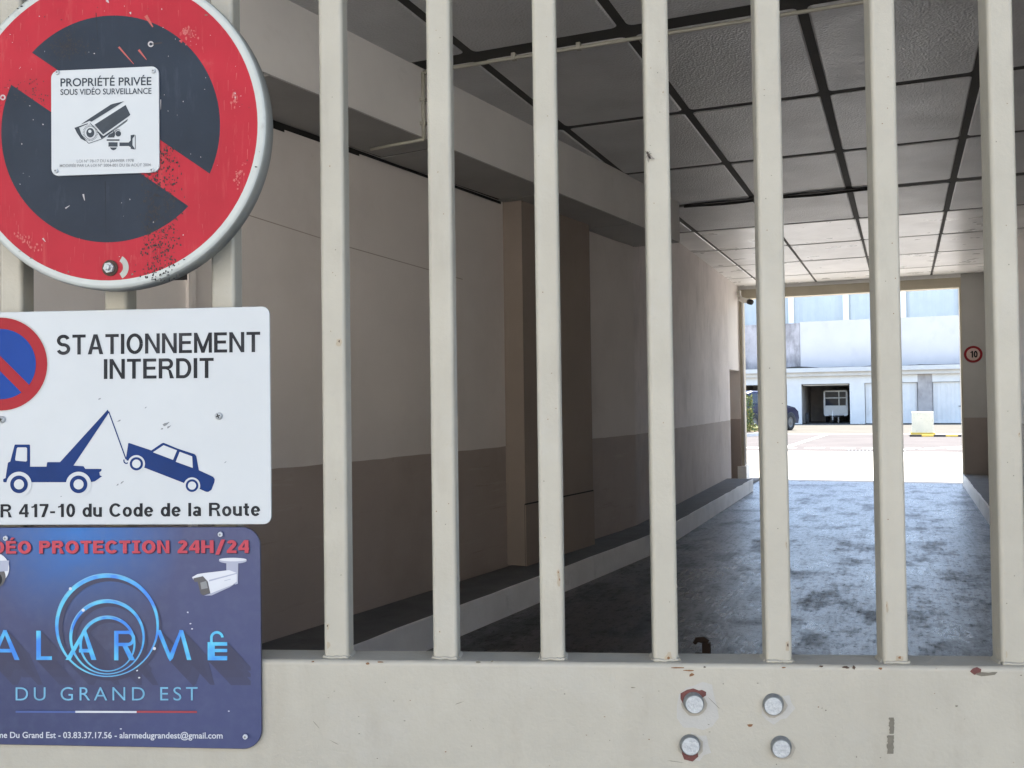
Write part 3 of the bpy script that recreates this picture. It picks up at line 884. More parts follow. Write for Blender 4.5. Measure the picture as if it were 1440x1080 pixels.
spots = {7: [(477, 480, 3), (457, 905, 4), (460, 880, 2.5), (452, 790, 2)], 8: [(607, 735, 2), (608, 785, 2.5), (609, 840, 2.5), (606, 900, 2)], 9: [(787, 815, 3), (785, 805, 2), (757, 645, 2)],
         10: [(918, 752, 2.5), (919, 840, 2.5), (915, 920, 5), (940, 925, 4)], 11: [(1107, 765, 2), (1108, 907, 3), (1080, 880, 1.5)],
         12: [(1231, 420, 3.5), (1233, 484, 3.5), (1234, 500, 3), (1233, 515, 3), (1246, 852, 3), (1271, 738, 2), (1265, 925, 4)], 13: [(1434, 610, 2), (1412, 918, 4)]}
for i, (ua, ub) in enumerate(BARS, -11):
    b = MB()
    bar_solid(b, rrect(ua, -.046, ub, -.012, .0055, 4), 1.188, 2.42, lambda p: W(p[0], p[2], p[1]))
    wd = b                                   # weld bead and rust specks at the foot
    for (cu, du) in ((ua - .0005, -.0035), (ub + .0005, .0035)):
        pr_ = [(cu, 1.1912), (cu + du, 1.1912), (cu, 1.1955)]
        if du < 0: pr_ = pr_[::-1]
        vs = [(p[0], p[1], -.042) for p in pr_] + [(p[0], p[1], -.016) for p in pr_]
        wd.add(vs, [(0, 1, 2), (5, 4, 3), (0, 3, 4, 1), (1, 4, 5, 2), (2, 5, 3, 0)], 'gate', gT(0))
    n = 10
    pts = [(ua + (ub - ua) * k / n, 1.1925 + rg.uniform(-.0008, .0012), -.0115 + rg.uniform(-.001, .001)) for k in range(n + 1)]
    wd.tube([W(*p) for p in pts], [.0022 + rg.uniform(-.0006, .0008) for _ in pts], 'gate', 6)
    for (x, y, s) in spots.get(i, []):
        blob(wd, x + rg.uniform(-.6, .6), y + s * .6, s * rg.uniform(.9, 1.5), s * rg.uniform(1.3, 2.6), -.01155, 'rusthalo', n=11, jag=.25, rnd=rg, lim=(ua + .005, ub - .005))
        blob(wd, x, y, s * rg.uniform(.3, .6), s * rg.uniform(.4, .9), -.0113, rg.choice(['rust', 'rust', 'darkrust']), rnd=rg, lim=(ua + .005, ub - .005))
    if i in spots:
        for k in range(9):
            u = rg.uniform(ua + .007, ub - .007)
            z = rg.uniform(1.2, 2.1)
            q = [(u + rg.uniform(.0004, .0011) * math.cos(a), z + rg.uniform(.0004, .0012) * math.sin(a)) for a in (0, 1.2, 2.4, 3.6, 4.8)]
            wd.flat(q, rg.choice(['tapegrey', 'rust']), gT(-.0113))
    obj('bar', b, gate)
tr = MB(); tr.box(-3.36, 1.95, -.055, -.004, 2.42, 2.50, 'gate', lambda p: W(p[0], p[2], p[1])); obj('top_rail', tr, gate, bevel=.004)
for (u0, u1) in ((-3.355, -3.295), (1.885, 1.945)):
    tr = MB(); tr.box(u0, u1, -.055, -.004, 1.193, 2.418, 'gate', lambda p: W(p[0], p[2], p[1])); obj('stile', tr, gate, bevel=.004)
for k, (x, y) in enumerate(((976, 990), (1089, 992), (971, 1050), (1100, 1052))):
    cu, cz = GP(x, y, .008)
    tl = [(.12, .10), (-.25, .2), (.05, -.1), (-.2, .25)][k]
    T = lambda p, cu=cu, cz=cz, tl=tl: W(cu + p[0] + tl[0] * p[2] * .6, cz + p[1] - tl[1] * p[2] * .6, p[2])
    b = MB()
    rr = .0128
    prof = [(rr * 1.10, -.003), (rr * 1.08, .0015), (rr * 1.0, .0025), (rr * .99, .0075), (rr * .90, .0088), (rr * .86, .0088), (.0001, .0088)]
    b.lathe(prof, 'zinc', 28, T, mats=['zincdark', 'zincdark', 'zincdark', 'zincdark', 'zinc', 'zinc'])
    obj('bolt', b, gate)

# ------------------------------------------------------------------ round no stopping sign
OFR = .046
cxp, cyp = 154, 181
C0 = GP(cxp, cyp, OFR)
PXM = (GP(cxp + 100, cyp, OFR)[0] - GP(cxp - 100, cyp, OFR)[0]) / 200      # metres per pixel on that plane
rs = thing('no_stopping_sign', 'large weathered round red sign with navy centre and worn grey rim on the gate bars', 'sign', W(C0[0], C0[1] - .21, .02))
b = MB()
TR = lambda p: W(C0[0] + p[0], C0[1] + p[1], OFR + p[2])
r_ = lambda q: q * PXM
b.lathe([(r_(212), -.030), (r_(217.5), -.028), (r_(217.5), -.006), (r_(216), -.002), (r_(212), 0), (r_(205.5), 0), (r_(205.5), 0), (r_(154), 0)], 'signred', 96, TR,
        mats=['signback', 'signback', 'signback', 'rimwhite', 'rimwhite', 'signred', 'signred'])
b.lathe([(r_(212), -.030), (.0001, -.030)], 'signback', 96, TR)
# red bar and the two navy segments (cut by a 35 degree band)
ang = R(-35); hw = 26
def seg(sign):
    pts = []
    a0 = math.asin(hw / 154)
    n = 48
    for k in range(n + 1):
        a = a0 + (math.pi - 2 * a0) * k / n
        x, y = 154 * math.cos(a), 154 * math.sin(a) * sign
        pts.append((r_(x * math.cos(ang) - y * math.sin(ang)), r_(x * math.sin(ang) + y * math.cos(ang))))
    if sign < 0: pts = pts[::-1]
    return pts
b.flat(seg(1), 'signnavy', TR); b.flat(seg(-1), 'signnavy', TR)
a0 = math.asin(hw / 154)
band = []
for k in range(9):
    a = -a0 + 2 * a0 * k / 8
    band.append((154 * math.cos(a), 154 * math.sin(a)))
for k in range(9):
    a = math.pi - a0 + 2 * a0 * k / 8
    band.append((154 * math.cos(a), 154 * math.sin(a)))
b.flat([(r_(x * math.cos(ang) - y * math.sin(ang)), r_(x * math.sin(ang) + y * math.cos(ang))) for x, y in band], 'signred', TR)
# dirt, drips and scratches
OS = OFR + .0004
rd = random.Random(11)
for k in range(620):                            # black drip specks at lower right
    t = rd.random()
    y = 205 + 190 * t
    x = (214 if rd.random() < .55 else 237) + rd.gauss(0, 8) + (228 - y) * .0
    blob(b, x, y, rd.uniform(.5, 1.5), rd.uniform(.5, 2.0), OS, 'speck', n=6, rnd=rd)
for k in range(190):
    blob(b, rd.gauss(95, 13), rd.gauss(65, 10), rd.uniform(.4, 1.5), rd.uniform(.4, 1.2), OS, 'speck', n=6, rnd=rd)
for k in range(60):
    blob(b, rd.gauss(40, 16), rd.gauss(128, 12), rd.uniform(.4, 1.2), rd.uniform(.4, 1.2), OS, 'speck', n=6, rnd=rd)
for k in range(90):
    a, q = rd.uniform(0, 6.28), 200 * math.sqrt(rd.random())
    blob(b, cxp + q * math.cos(a), cyp + q * math.sin(a), rd.uniform(.3, 1.0), rd.uniform(.3, 1.2), OS, rd.choice(['scratch', 'scratch', 'speck']), n=5, rnd=rd)
for (p, q, wdt, mt) in (((167, 66), (188, 90), 2.6, 'scratchred'), ((195, 70), (206, 84), 3, 'scratchred'), ((205, 22), (215, 38), 5, 'scratchred'), ((135, 18), (138, 60), 1.0, 'ink'), ((148, 255), (149, 330), 1.0, 'ink'),
                        ((92, 293), (98, 289), 2, 'scratch'), ((117, 273), (119, 282), 2.5, 'scratch'), ((150, 0), (153, 4), 4, 'scratch'), ((226, 140), (226, 154), 1.3, 'scratch'), ((330, 130), (331, 140), 3, 'scratch'), ((60, 395 - 60), (64, 340), 2, 'scratch'), ((183, 17), (184, 20), 3, 'scratch')):
    pxline(b, p, q, wdt, OS, mt, wd2=wdt * .3)
for k in range(120):                            # fine vertical wear in the red film
    a, q = rd.uniform(0, 6.28), rd.uniform(158, 202)
    x, y = cxp + q * math.cos(a), cyp + q * math.sin(a)
    L_ = rd.uniform(3, 15)
    if math.hypot(x - cxp, y + L_ - cyp) < 203 and math.hypot(x - cxp, y + L_ - cyp) > 156:
        pxline(b, (x, y), (x + rd.uniform(-1.2, 1.2), y + L_), rd.uniform(.35, .9), OS, rd.choice(['worn_red', 'worn_red', 'pale_red']), wd2=.2)
for (x, y, a, b_) in ((25, 335, 16, 9), (42, 352, 14, 7), (34, 345, 24, 13), (262, 44, 8, 7), (266, 50, 12, 12), (330, 140, 5, 12), (335, 250, 9, 20)):
    for k in range(26):
        X_, Y_ = rd.gauss(x, a * .5), rd.gauss(y, b_ * .5)
        if not 157 < math.hypot(X_ - cxp, Y_ - cyp) < 201: continue
        blob(b, X_, Y_, rd.uniform(.5, 1.6), rd.uniform(.6, 2.6), OS + .00001 * (k % 5), rd.choice(['worn_red', 'pale_red', 'pale_red']), n=6, rnd=rd)
pxring(b, 212, 62, 2.2, 4.2, OS, 'scratch', n=14); pxline(b, (214, 62), (228, 60), 2.2, OS, 'speck')
pxring(b, 4, 137, 2, 4, OS, 'scratch', n=14)
pxring(b, 163, 376, 10, 18, OS, 'signback', a0=-60, a1=60, n=14)
for k in range(26):
    a = rd.uniform(0, 6.28)
    q = rd.uniform(207, 214)
    blob(b, cxp + q * math.cos(a), cyp + q * math.sin(a), rd.uniform(.6, 2.4), rd.uniform(.5, 1.4), OS, rd.choice(['tapegrey', 'speck', 'signback']), n=6, rnd=rd)
obj('plate', b, rs)
def hexbolt(parent, x, y, off, rr, name='bolt'):
    cu, cz = GP(x, y, off)
    T = lambda p: W(cu + p[0], cz + p[1], off + p[2])
    b = MB()
    b.lathe([(rr * 1.5, 0), (rr * 1.5, .0012), (rr * .9, .0014)], 'darkrust', 20, T)
    hx = [(rr * math.cos(R(60 * k + 10)), rr * math.sin(R(60 * k + 10))) for k in range(6)]
    vs = [(p[0], p[1], .001) for p in hx] + [(p[0], p[1], .006) for p in hx]
    b.add(vs, [(k, (k + 1) % 6, (k + 1) % 6 + 6, k + 6) for k in range(6)] + [tuple(range(6, 12))], 'zinc', T)
    b.lathe([(rr * .55, .006), (rr * .55, .0095), (rr * .45, .0105), (.0001, .0105)], 'zinc', 14, T)
    obj(name, b, parent)
hexbolt(rs, 155, 377, OFR + .0006, .0075)
hexbolt(rs, 155, -15, OFR + .0006, .0075)
for (z0, z1) in ((1.732, 1.752), (2.115, 2.135)):
    b = MB()
    ua_, ub_ = C0[0] - .09, C0[0] + .085
    b.box(ua_, ub_, -.012, .0155, z0, z1, 'brown', lambda p: W(p[0], p[2], p[1]))
    obj('clamp', b, rs)

# small private property plate on it
OP = OFR + .003
pp = thing('surveillance_notice', 'small white square notice with a camera picture riveted on the round red sign', 'sign', W(*GP(148, 247, OP), OP))
b = MB()
A = GP(72.5, 247.5, OP); B_ = GP(223, 93, OP)
pl_ = rrect(A[0], A[1], B_[0], B_[1], r_(10), 6)
n = len(pl_)
b.add([(p[0], p[1], -.0024) for p in pl_] + [(p[0], p[1], 0) for p in pl_], [(k, (k + 1) % n, (k + 1) % n + n, k + n) for k in range(n)], 'signwhite', gT(OP))
b.flat(pl_, 'signwhite', gT(OP))
o1 = OP + .0004; o2 = OP + .0008; o3 = OP + .0012
text(b, 'PROPRIÉTÉ PRIVÉE', 85, 121.5, 213, 119.5, 11, o1, 'ink2', .014)
text(b, 'SOUS VIDÉO SURVEILLANCE', 85, 133.5, 213, 131.8, 8, o1, 'ink2', .012)
text(b, 'LOI N° 78-17 DU 6 JANVIER 1978', 108, 228.6, 188, 227.6, 4, o1, 'inkgrey', .008)
text(b, 'MODIFIÉE PAR LA LOI N° 2004-801 DU 06 AOÛT 2004', 84, 235, 212, 233.8, 4, o1, 'inkgrey', .008)
cf = lambda p: (p[0] / 6 + 60, p[1] / 6 + 80)
pxpoly(b, [(318, 572), (400, 516), (575, 402), (600, 394), (688, 374), (560, 455), (412, 547), (395, 540)], o1, 'ink2', cf)
pxpoly(b, [(437, 572), (700, 405), (740, 488), (728, 500), (510, 655)], o1, 'ink2', cf)
pxpoly(b, [(268, 598), (380, 560), (384, 566), (306, 597), (322, 645), (358, 692), (362, 712), (322, 690), (288, 640)], o1, 'ink2', cf)
for p, q in (((306, 598), (330, 668)), ((330, 668), (388, 730)), ((388, 730), (500, 692)), ((500, 692), (462, 625)), ((462, 625), (398, 556)), ((500, 692), (715, 537)), ((512, 672), (718, 527))):
    pxline(b, p, q, 5, o1, 'ink2', cf)
pxpoly(b, [(495, 688), (460, 630), (470, 630), (512, 668), (600, 615), (540, 665)], o1, 'ink2', cf)
for k in range(30):
    a = 2 * math.pi * k / 30
    for rr, s in ((60, 4), (50, 4)):
        pxcirc(b, 402 + rr * math.cos(a), 640 + rr * 1.1 * math.sin(a), s, o1, 'ink2', 6, cf)
pxcirc(b, 402, 640, 34, o1, 'ink2', 24, cf, ry=40)
pxcirc(b, 398, 628, 14, o2, 'signwhite', 14, cf)
pxpoly(b, [(545, 680), (560, 655), (590, 640), (600, 622), (612, 650), (604, 680)], o1, 'ink2', cf)
pxcirc(b, 638, 648, 24, o1, 'ink2', 20, cf); pxring(b, 638, 648, 30, 36, o1, 'ink2', 150, 300, 14, f=cf)
pxpoly(b, [(540, 695), (648, 695), (648, 708), (540, 708)], o1, 'ink2', cf)
pxpoly(b, [(555, 720), (632, 720), (632, 757), (555, 757)], o1, 'ink2', cf)
pxpoly(b, [(566, 764), (628, 764), (615, 782), (597, 788), (580, 782)], o1, 'ink2', cf)
pxpoly(b, [(648, 722), (725, 722), (742, 705), (742, 660), (775, 655), (775, 668), (758, 690), (758, 745), (776, 772), (776, 782), (742, 775), (742, 762), (725, 752), (648, 752)], o1, 'ink2', cf)
pxline(b, (781, 660), (782, 780), 5, o1, 'ink2', cf)
obj('plate', b, pp)
def rivet(parent, x, y, off, rr, mat='signwhite', cross=True):
    cu, cz = GP(x, y, off)
    T = lambda p: W(cu + p[0], cz + p[1], off + p[2])
    b = MB()
    b.lathe([(rr, 0), (rr, .0008), (rr * .8, .0018), (rr * .45, .0022), (rr * .42, .0016), (.0001, .0016)], mat, 18, T, mats=[mat, mat, mat, 'prt_grey', 'zincdark'])
    obj('rivet', b, parent)
for (x, y) in ((81, 102), (216, 100), (79, 240.5), (214, 239.5)):
    rivet(pp, x, y, OP + .0004, .0031)

# ------------------------------------------------------------------ towing sign
OT = .010
ts = thing('tow_away_sign', 'white rectangular sign reading STATIONNEMENT INTERDIT with a blue tow truck', 'sign', W(*GP(150, 738, OT), OT))
def plate_px(b, left, right, ytl, ytr, ybl, ybr, rad, off, th, mat, matf=None):
    """rounded plate through the visible right hand corners"""
    A = GP(right, ytr, off); Bm = GP(right, ybr, off); Lf = GP(left, (ytl + ybl) / 2, off)
    TL = GP(0, ytl, off); BL = GP(0, ybl, off)
    x0, x1 = Lf[0], (A[0] + Bm[0]) / 2
    z1 = (A[1] + TL[1]) / 2; z0 = (Bm[1] + BL[1]) / 2
    pl_ = rrect(x0, z0, x1, z1, rad, 8)
    n = len(pl_)
    b.add([(p[0], p[1], -th) for p in pl_] + [(p[0], p[1], -.0006) for p in pl_], [(k, (k + 1) % n, (k + 1) % n + n, k + n) for k in range(n)], mat, gT(off))
    pi = rrect(x0 + .0008, z0 + .0008, x1 - .0008, z1 - .0008, rad - .0008, 8)
    b.add([(p[0], p[1], -.0006) for p in pl_] + [(p[0], p[1], 0) for p in pi], [(k, (k + 1) % n, (k + 1) % n + n, k + n) for k in range(n)], mat, gT(off))
    b.flat(pi, matf or mat, gT(off))
    b.flat(pl_, mat, gT(off - th))
    return x0, x1, z0, z1
b = MB()
plate_px(b, -84, 380, 438, 432, 736, 739.5, .011, OT, .003, 'signwhite')
o1, o2, o3, o4 = OT + .0004, OT + .0008, OT + .0012, OT + .0016
stext(b, 'STATIONNEMENT', 79.5, 499, 366, 495, 28, o1, 'ink', .165, .10)
stext(b, 'INTERDIT', 146, 533, 300.5, 531.5, 28, o1, 'ink', .165, .10)
stext(b, 'Art. R 417-10 du Code de la Route', -52, 728, 366, 725.5, 18.5, o1, 'ink', .175, .085)
pxcirc(b, 1, 512, 67.5, o1, 'rimwhite', 56); pxcirc(b, 1, 512, 65.5, o2, 'signred2', 56); pxcirc(b, 1, 512, 49.5, o3, 'signblue2', 56)
pxline(b, (1 - 37, 512 - 37), (1 + 37, 512 + 37), 15, o4, 'signred2')
tf = lambda p: (p[0] / 4.5, p[1] / 4.5 + 560)
pxpoly(b, [(20, 525), (20, 512), (35, 505), (50, 408), (65, 400), (92, 297), (96, 293), (186, 293), (190, 298), (190, 433), (294, 433), (298, 407), (304, 404), (380, 404), (682, 72), (690, 90), (465, 426), (528, 430), (540, 447),
           (638, 447), (644, 452), (640, 462), (628, 468), (632, 488), (646, 494), (600, 526), (576, 531), (24, 532)], o1, 'signblue', tf)
for cx_ in (120, 497):
    pxcirc(b, cx_, 545, 80, o2, 'signwhite', 40, tf); pxcirc(b, cx_, 545, 56, o3, 'signblue', 36, tf); pxcirc(b, cx_, 545, 32, o4, 'signwhite', 28, tf)
pxpoly(b, [(112, 311), (165, 311), (171, 317), (171, 395), (165, 401), (100, 395), (96, 388), (106, 318)], o2, 'signwhite', tf)
pxline(b, (688, 84), (797, 385), 7, o1, 'signblue', tf)
pxring(b, 800, 396, 12, 20, o1, 'signblue', 20, 210, 16, f=tf)
pxpoly(b, [(812, 284), (820, 284), (958, 330), (1026, 284), (1036, 282), (1122, 318), (1232, 354), (1242, 366), (1258, 455), (1348, 497), (1359, 512), (1357, 530), (1338, 580), (1318, 593), (1304, 592), (1265, 575), (1165, 537), (915, 440), (800, 392), (797, 380)], o1, 'signblue', tf)
pxpoly(b, [(968, 342), (1035, 297), (1120, 330), (1095, 390)], o2, 'signwhite', tf)
pxpoly(b, [(1112, 402), (1137, 339), (1216, 368), (1220, 441)], o2, 'signwhite', tf)
for (cx_, cy_, k) in ((863, 415, 1.05), (1215, 553, 1.0)):
    pxcirc(b, cx_, cy_, 52 * k, o2, 'signwhite', 36, tf); pxcirc(b, cx_, cy_, 40 * k, o3, 'signblue', 32, tf); pxcirc(b, cx_, cy_, 26 * k, o4, 'signwhite', 26, tf)
for (x, y, s) in ((232, 597, 4), (238, 600, 3), (228, 603, 2), (167, 592, 2.5), (172, 678, 3), (165, 682, 2), (140, 561, 2), (205, 573, 1.5), (317, 650, 2), (86, 698, 1.5), (236, 595, 2)):
    blob(b, x, y, s, s * .4, o1, 'inkgrey', rot=-.6, jag=.5, rnd=rd)
obj('plate', b, ts)
def screw(parent, x, y, off, rr):
    cu, cz = GP(x, y, off)
    T = lambda p: W(cu + p[0], cz + p[1], off + p[2])
    b = MB()
    b.lathe([(rr, 0), (rr * .95, .0015), (rr * .7, .003), (rr * .3, .0036), (.0001, .0037)], 'zinc', 20, T)
    for k in range(2):
        a = R(20 + 90 * k)
        dx, dy = math.cos(a) * rr * .6, math.sin(a) * rr * .6
        ex, ey = -math.sin(a) * rr * .13, math.cos(a) * rr * .13
        b.quad([(dx + ex, dy + ey, .0036), (-dx + ex, -dy + ey, .0036), (-dx - ex, -dy - ey, .0036), (dx - ex, dy - ey, .0036)], 'crack_and_shade', lambda p, T=T, k=k: T((p[0], p[1], p[2] + .0003 + .0002 * k)))
    obj('screw', b, parent)
screw(ts, 308, 585, OT + .0004, .0052); screw(ts, 3, 590, OT + .0004, .0052)

# ------------------------------------------------------------------ alarm company sign
OA = .0055
al = thing('alarm_sign', 'dark blue rounded sign with cyan ring logo and red video protection lettering', 'sign', W(*GP(150, 1050, OA), OA))
# printed background: a blue glow at the top fading to slate
m, t, bs_ = mk('printed_blue_background')
tcn = t.nodes.new('ShaderNodeTexCoord')
org = loc_of(al)
def dist_to(px, py):
    q = W(*GP(px, py, OA), OA) - org
    n_ = t.nodes.new('ShaderNodeVectorMath'); n_.operation = 'DISTANCE'
    t.links.new(tcn.outputs['Object'], n_.inputs[0]); n_.inputs[1].default_value = q
    return n_.outputs['Value']
cc_ = mixc(t, remap(t, dist_to(110, 740), .0, .16, 1, 0), (.038, .046, .108), (.010, .095, .30))
cc_ = mixc(t, remap(t, dist_to(150, 905), .02, .13, .75, 0), cc_, (.036, .038, .066))
cc_ = mixc(t, remap(t, dist_to(-60, 1060), .0, .3, .6, 0), cc_, (.022, .026, .058))
cc_ = mixc(t, remap(t, noise_node(t, 60, 5), .45, .8, 0, .25), cc_, (.075, .09, .15))
t.links.new(cc_, bs_.inputs['Base Color'])
bs_.inputs['Roughness'].default_value = .34; bs_.inputs['Specular IOR Level'].default_value = .25
MT['alarmbg'] = m
m, t, bs_ = mk('printed_cyan')
tcn = t.nodes.new('ShaderNodeTexCoord')
cc_ = mixc(t, remap(t, noise_node(t, 28, 2), .4, .6), (.008, .13, .46), (.05, .34, .50))
t.links.new(cc_, bs_.inputs['Base Color'])
bs_.inputs['Roughness'].default_value = .32
MT['cyan'] = m
MT['cyan_pale'] = pmat('printed_pale_cyan', (.10, .27, .40), .32, .25, 40)
b = MB()
plate_px(b, -67, 367, 741.5, 741, 1049, 1052, .027, OA, .003, 'prt_shade', 'alarmbg')
lay = [0]
def nx():
    lay[0] += 1
    return OA + .0002 + .00001 * lay[0]
def hull(pts):
    pts = sorted(set(pts))
    def half(ps):
        h = []
        for p in ps:
            while len(h) > 1 and (h[-1][0] - h[-2][0]) * (p[1] - h[-2][1]) - (h[-1][1] - h[-2][1]) * (p[0] - h[-2][0]) <= 0:
                h.pop()
            h.append(p)
        return h[:-1]
    return half(pts) + half(pts[::-1])
strokes = []
def st(pts):
    strokes.append(pts)
def ln(a, bq, wd):
    dx, dy = bq[0] - a[0], bq[1] - a[1]
    L = math.hypot(dx, dy); x_, y_ = -dy / L * wd / 2, dx / L * wd / 2
    st([(a[0] + x_, a[1] + y_), (bq[0] + x_, bq[1] + y_), (bq[0] - x_, bq[1] - y_), (a[0] - x_, a[1] - y_)])
# A L A R M E
for ax, bl, br in ((7, -11, 24.5), (119, 96, 132.5)):
    st([(ax - 3, 886), (ax + 2, 886), (br + 3, 928), (br - 4, 928)])
    st([(ax - 2, 886), (ax + 3, 886), (bl + 3, 928), (bl - 4, 928)])
    ln((ax - 8, 915), (ax + 9, 915), 5)
st([(51, 887), (57.5, 887), (57.5, 928), (51, 928)]); st([(57.5, 923), (73, 923), (73, 928), (57.5, 928)])
st([(160.5, 887), (166.5, 887), (166.5, 928.5), (160.5, 928.5)]); st([(166.5, 887), (180, 887), (180, 891.5), (166.5, 891.5)]); st([(166.5, 904), (180, 904), (180, 908.5), (166.5, 908.5)]); st([(172, 908), (179, 908), (190, 928.5), (182, 928.5)])
st([(220, 886), (226, 886), (242, 926), (239, 930), (236.5, 926)]); st([(253, 886), (257, 886), (243, 926), (239, 930), (237, 924)]); st([(252, 886), (257.5, 886), (269, 928), (263, 928)])
st([(292, 903), (302, 903), (302, 928.5), (292, 928.5)]); st([(302, 903), (319.5, 903), (319.5, 908), (302, 908)]); st([(302, 912.5), (319.5, 912.5), (319.5, 917), (302, 917)]); st([(302, 922.5), (319.5, 922.5), (319.5, 928.5), (302, 928.5)])
for s_ in strokes:                               # printed diagonal shades behind the letters
    pxpoly(b, hull(s_ + [(p[0] + 33, p[1] + 35) for p in s_])[::-1], nx(), 'prt_shade3')
for s_ in strokes:
    pxpoly(b, hull(s_ + [(p[0] + 23, p[1] + 24) for p in s_])[::-1], nx(), 'prt_shade2')
for s_ in strokes:
    pxpoly(b, hull(s_ + [(p[0] + 13, p[1] + 13.5) for p in s_])[::-1], nx(), 'prt_shade')
rings = ((150.5, 879, 73, 6.5), (150.5, 895.5, 53, 5.5), (151, 905, 39.5, 5))
for (cx_, cy_, rr, wdt) in rings:
    o_ = nx()
    pxring(b, cx_ + 4, cy_ + 5, rr - wdt, rr, o_, 'prt_shade', n=64)
for (cx_, cy_, rr, wdt) in rings:
    o_ = nx()
    wf = lambda a, rr=rr, wdt=wdt: (rr - 1.6 - (wdt - 1.6) * (.5 - .5 * math.sin(a + .25)) , rr)
    pxring(b, cx_, cy_, 0, 0, o_, 'cyan', n=72, wf=wf)
    o_ = nx()
    pxring(b, cx_, cy_, rr - 1.0, rr - .2, o_, 'cyan_pale', 20, 160, n=40)
    pxring(b, cx_, cy_, rr - 1.4, rr - .3, o_, 'cyan_pale', 190, 300, n=40)
o_ = nx()
for s_ in strokes:
    pxpoly(b, s_, nx(), 'cyan')
pxring(b, 179, 897.7, 6.5, 11, nx(), 'cyan', -90, 90, 18)
pxring(b, 305, 897, 6, 9.6, nx(), 'cyan', 165, 355, 20)
pxpoly(b, [(295.4, 897), (299, 897), (299, 903), (295.4, 903)], nx(), 'cyan')
for (x, y) in ((99, 828), (217, 912), (117, 858)):
    pxcirc(b, x, y, 2.2, nx(), 'prt_white', 10)
text(b, 'DU GRAND EST', 22, 985, 278, 985, 18.5, nx(), 'cyan_pale', -.004, 1.35)
for (x0, x1, mt) in ((22, 106, 'prt_flagblue'), (106, 192, 'prt_white'), (192, 277, 'prt_flagred')):
    pxpoly(b, [(x0, 999.6), (x1, 999.9), (x1, 1002.6), (x0, 1002.3)], nx(), mt)
text(b, 'Alarme Du Grand Est - 03.83.37.17.56 - alarmedugrandest@gmail.com', -24, 1037.5, 313, 1038.5, 8.2, nx(), 'prt_white', .012)
stext(b, 'VIDÉO PROTECTION 24H/24', -44, 778.5, 350, 777.5, 17.5, nx() + .0001, 'redshade', .215, .10, True, shift=(1.3, 1.3))
stext(b, 'VIDÉO PROTECTION 24H/24', -44, 778.5, 350, 777.5, 17.5, nx() + .0003, 'redtext', .215, .10, True)
# printed camera at right, half of a dome camera at left
kf = lambda p: (p[0] / 6.545 + 180, p[1] / 6.545 + 720)
pxpoly(b, [(905, 470), (1015, 470), (1012, 660), (985, 668), (960, 640), (905, 545)], nx(), 'prt_pale', kf)
pxpoly(b, [(590, 600), (640, 572), (700, 562), (930, 535), (1000, 560), (1000, 640), (960, 672), (760, 755), (735, 640), (690, 600), (600, 620)], nx(), 'prt_white', kf)
pxpoly(b, [(745, 625), (1000, 560), (1000, 570), (748, 640)], nx(), 'prt_pale', kf)
pxpoly(b, [(760, 750), (985, 660), (940, 690), (770, 768), (700, 770)], nx(), 'prt_pale', kf)
pxpoly(b, [(600, 610), (690, 590), (730, 635), (758, 745), (690, 768), (668, 750), (640, 640), (615, 645)], nx(), 'prt_grey', kf)
pxpoly(b, [(665, 650), (720, 635), (735, 700), (675, 712)], nx(), 'inkgrey', kf)
pxcirc(b, 965, 448, 128, nx(), 'prt_pale', 32, kf, ry=27)
pxcirc(b, 965, 438, 126, nx(), 'prt_white', 32, kf, ry=16)
pxpoly(b, [(885, 632), (945, 615), (946, 620), (886, 637)], nx(), 'prt_pale', kf)
pxcirc(b, -9, 799, 22, nx(), 'prt_white', 28); pxcirc(b, -8, 811, 16, nx(), 'prt_grey', 26); pxcirc(b, -8, 815, 11, nx(), 'ink', 20)
pxpoly(b, [(-30, 790), (13, 788), (11, 803), (-28, 806)], nx(), 'prt_pale')
for (x, y) in ((264, 861), (268, 877), (270, 884), (193, 943), (196, 953), (322, 1000), (170, 1025)):
    blob(b, x, y, 1.5, 1.1, nx(), 'prt_white', n=6, rnd=rd)
obj('plate', b, al)
for (x, y) in ((8, 757), (310, 751.5), (345, 1036)):
    rivet(al, x, y, OA + .003, .0036, 'prt_white')

# ------------------------------------------------------------------ insect on a bar
fl = thing('fly', 'small dark winged insect resting on a pale gate bar', 'insect', W(*GP(911, 226, -.0118), -.0118))
o_ = -.0115
b = MB()
A, Bq = Vector(GP(909.5, 214, o_)), Vector(GP(914.5, 223.5, o_))
pts = [W(*(A + (Bq - A) * t), o_ + .0025) for t in (0, .18, .3, .5, .75, 1)]
b.tube(pts, [.0009, .0019, .0011, .0021, .0018, .0006], 'insect', 10)
obj('body', b, fl)
b = MB()
pxpoly(b, [(911, 216), (914, 217), (921, 223.5), (919, 224), (913, 221)], o_ + .003, 'wing'); pxpoly(b, [(909.5, 218), (911, 219), (912, 227), (910.5, 226)], o_ + .0028, 'wing')
obj('wing', b, fl)
b = MB()
for p, q in (((911, 216), (914, 213)), ((911, 219), (908, 222)), ((913, 221), (912, 228)), ((914, 220), (920, 224)), ((910, 215), (907, 213)), ((912, 217), (916, 216))):
    b.tube([W(*GP(*p, o_), o_ + .002), W(*GP((p[0] + q[0]) / 2, (p[1] + q[1]) / 2, o_), o_ + .0025), W(*GP(*q, o_), o_ + .0004)], .00025, 'insect', 5)
obj('leg', b, fl)

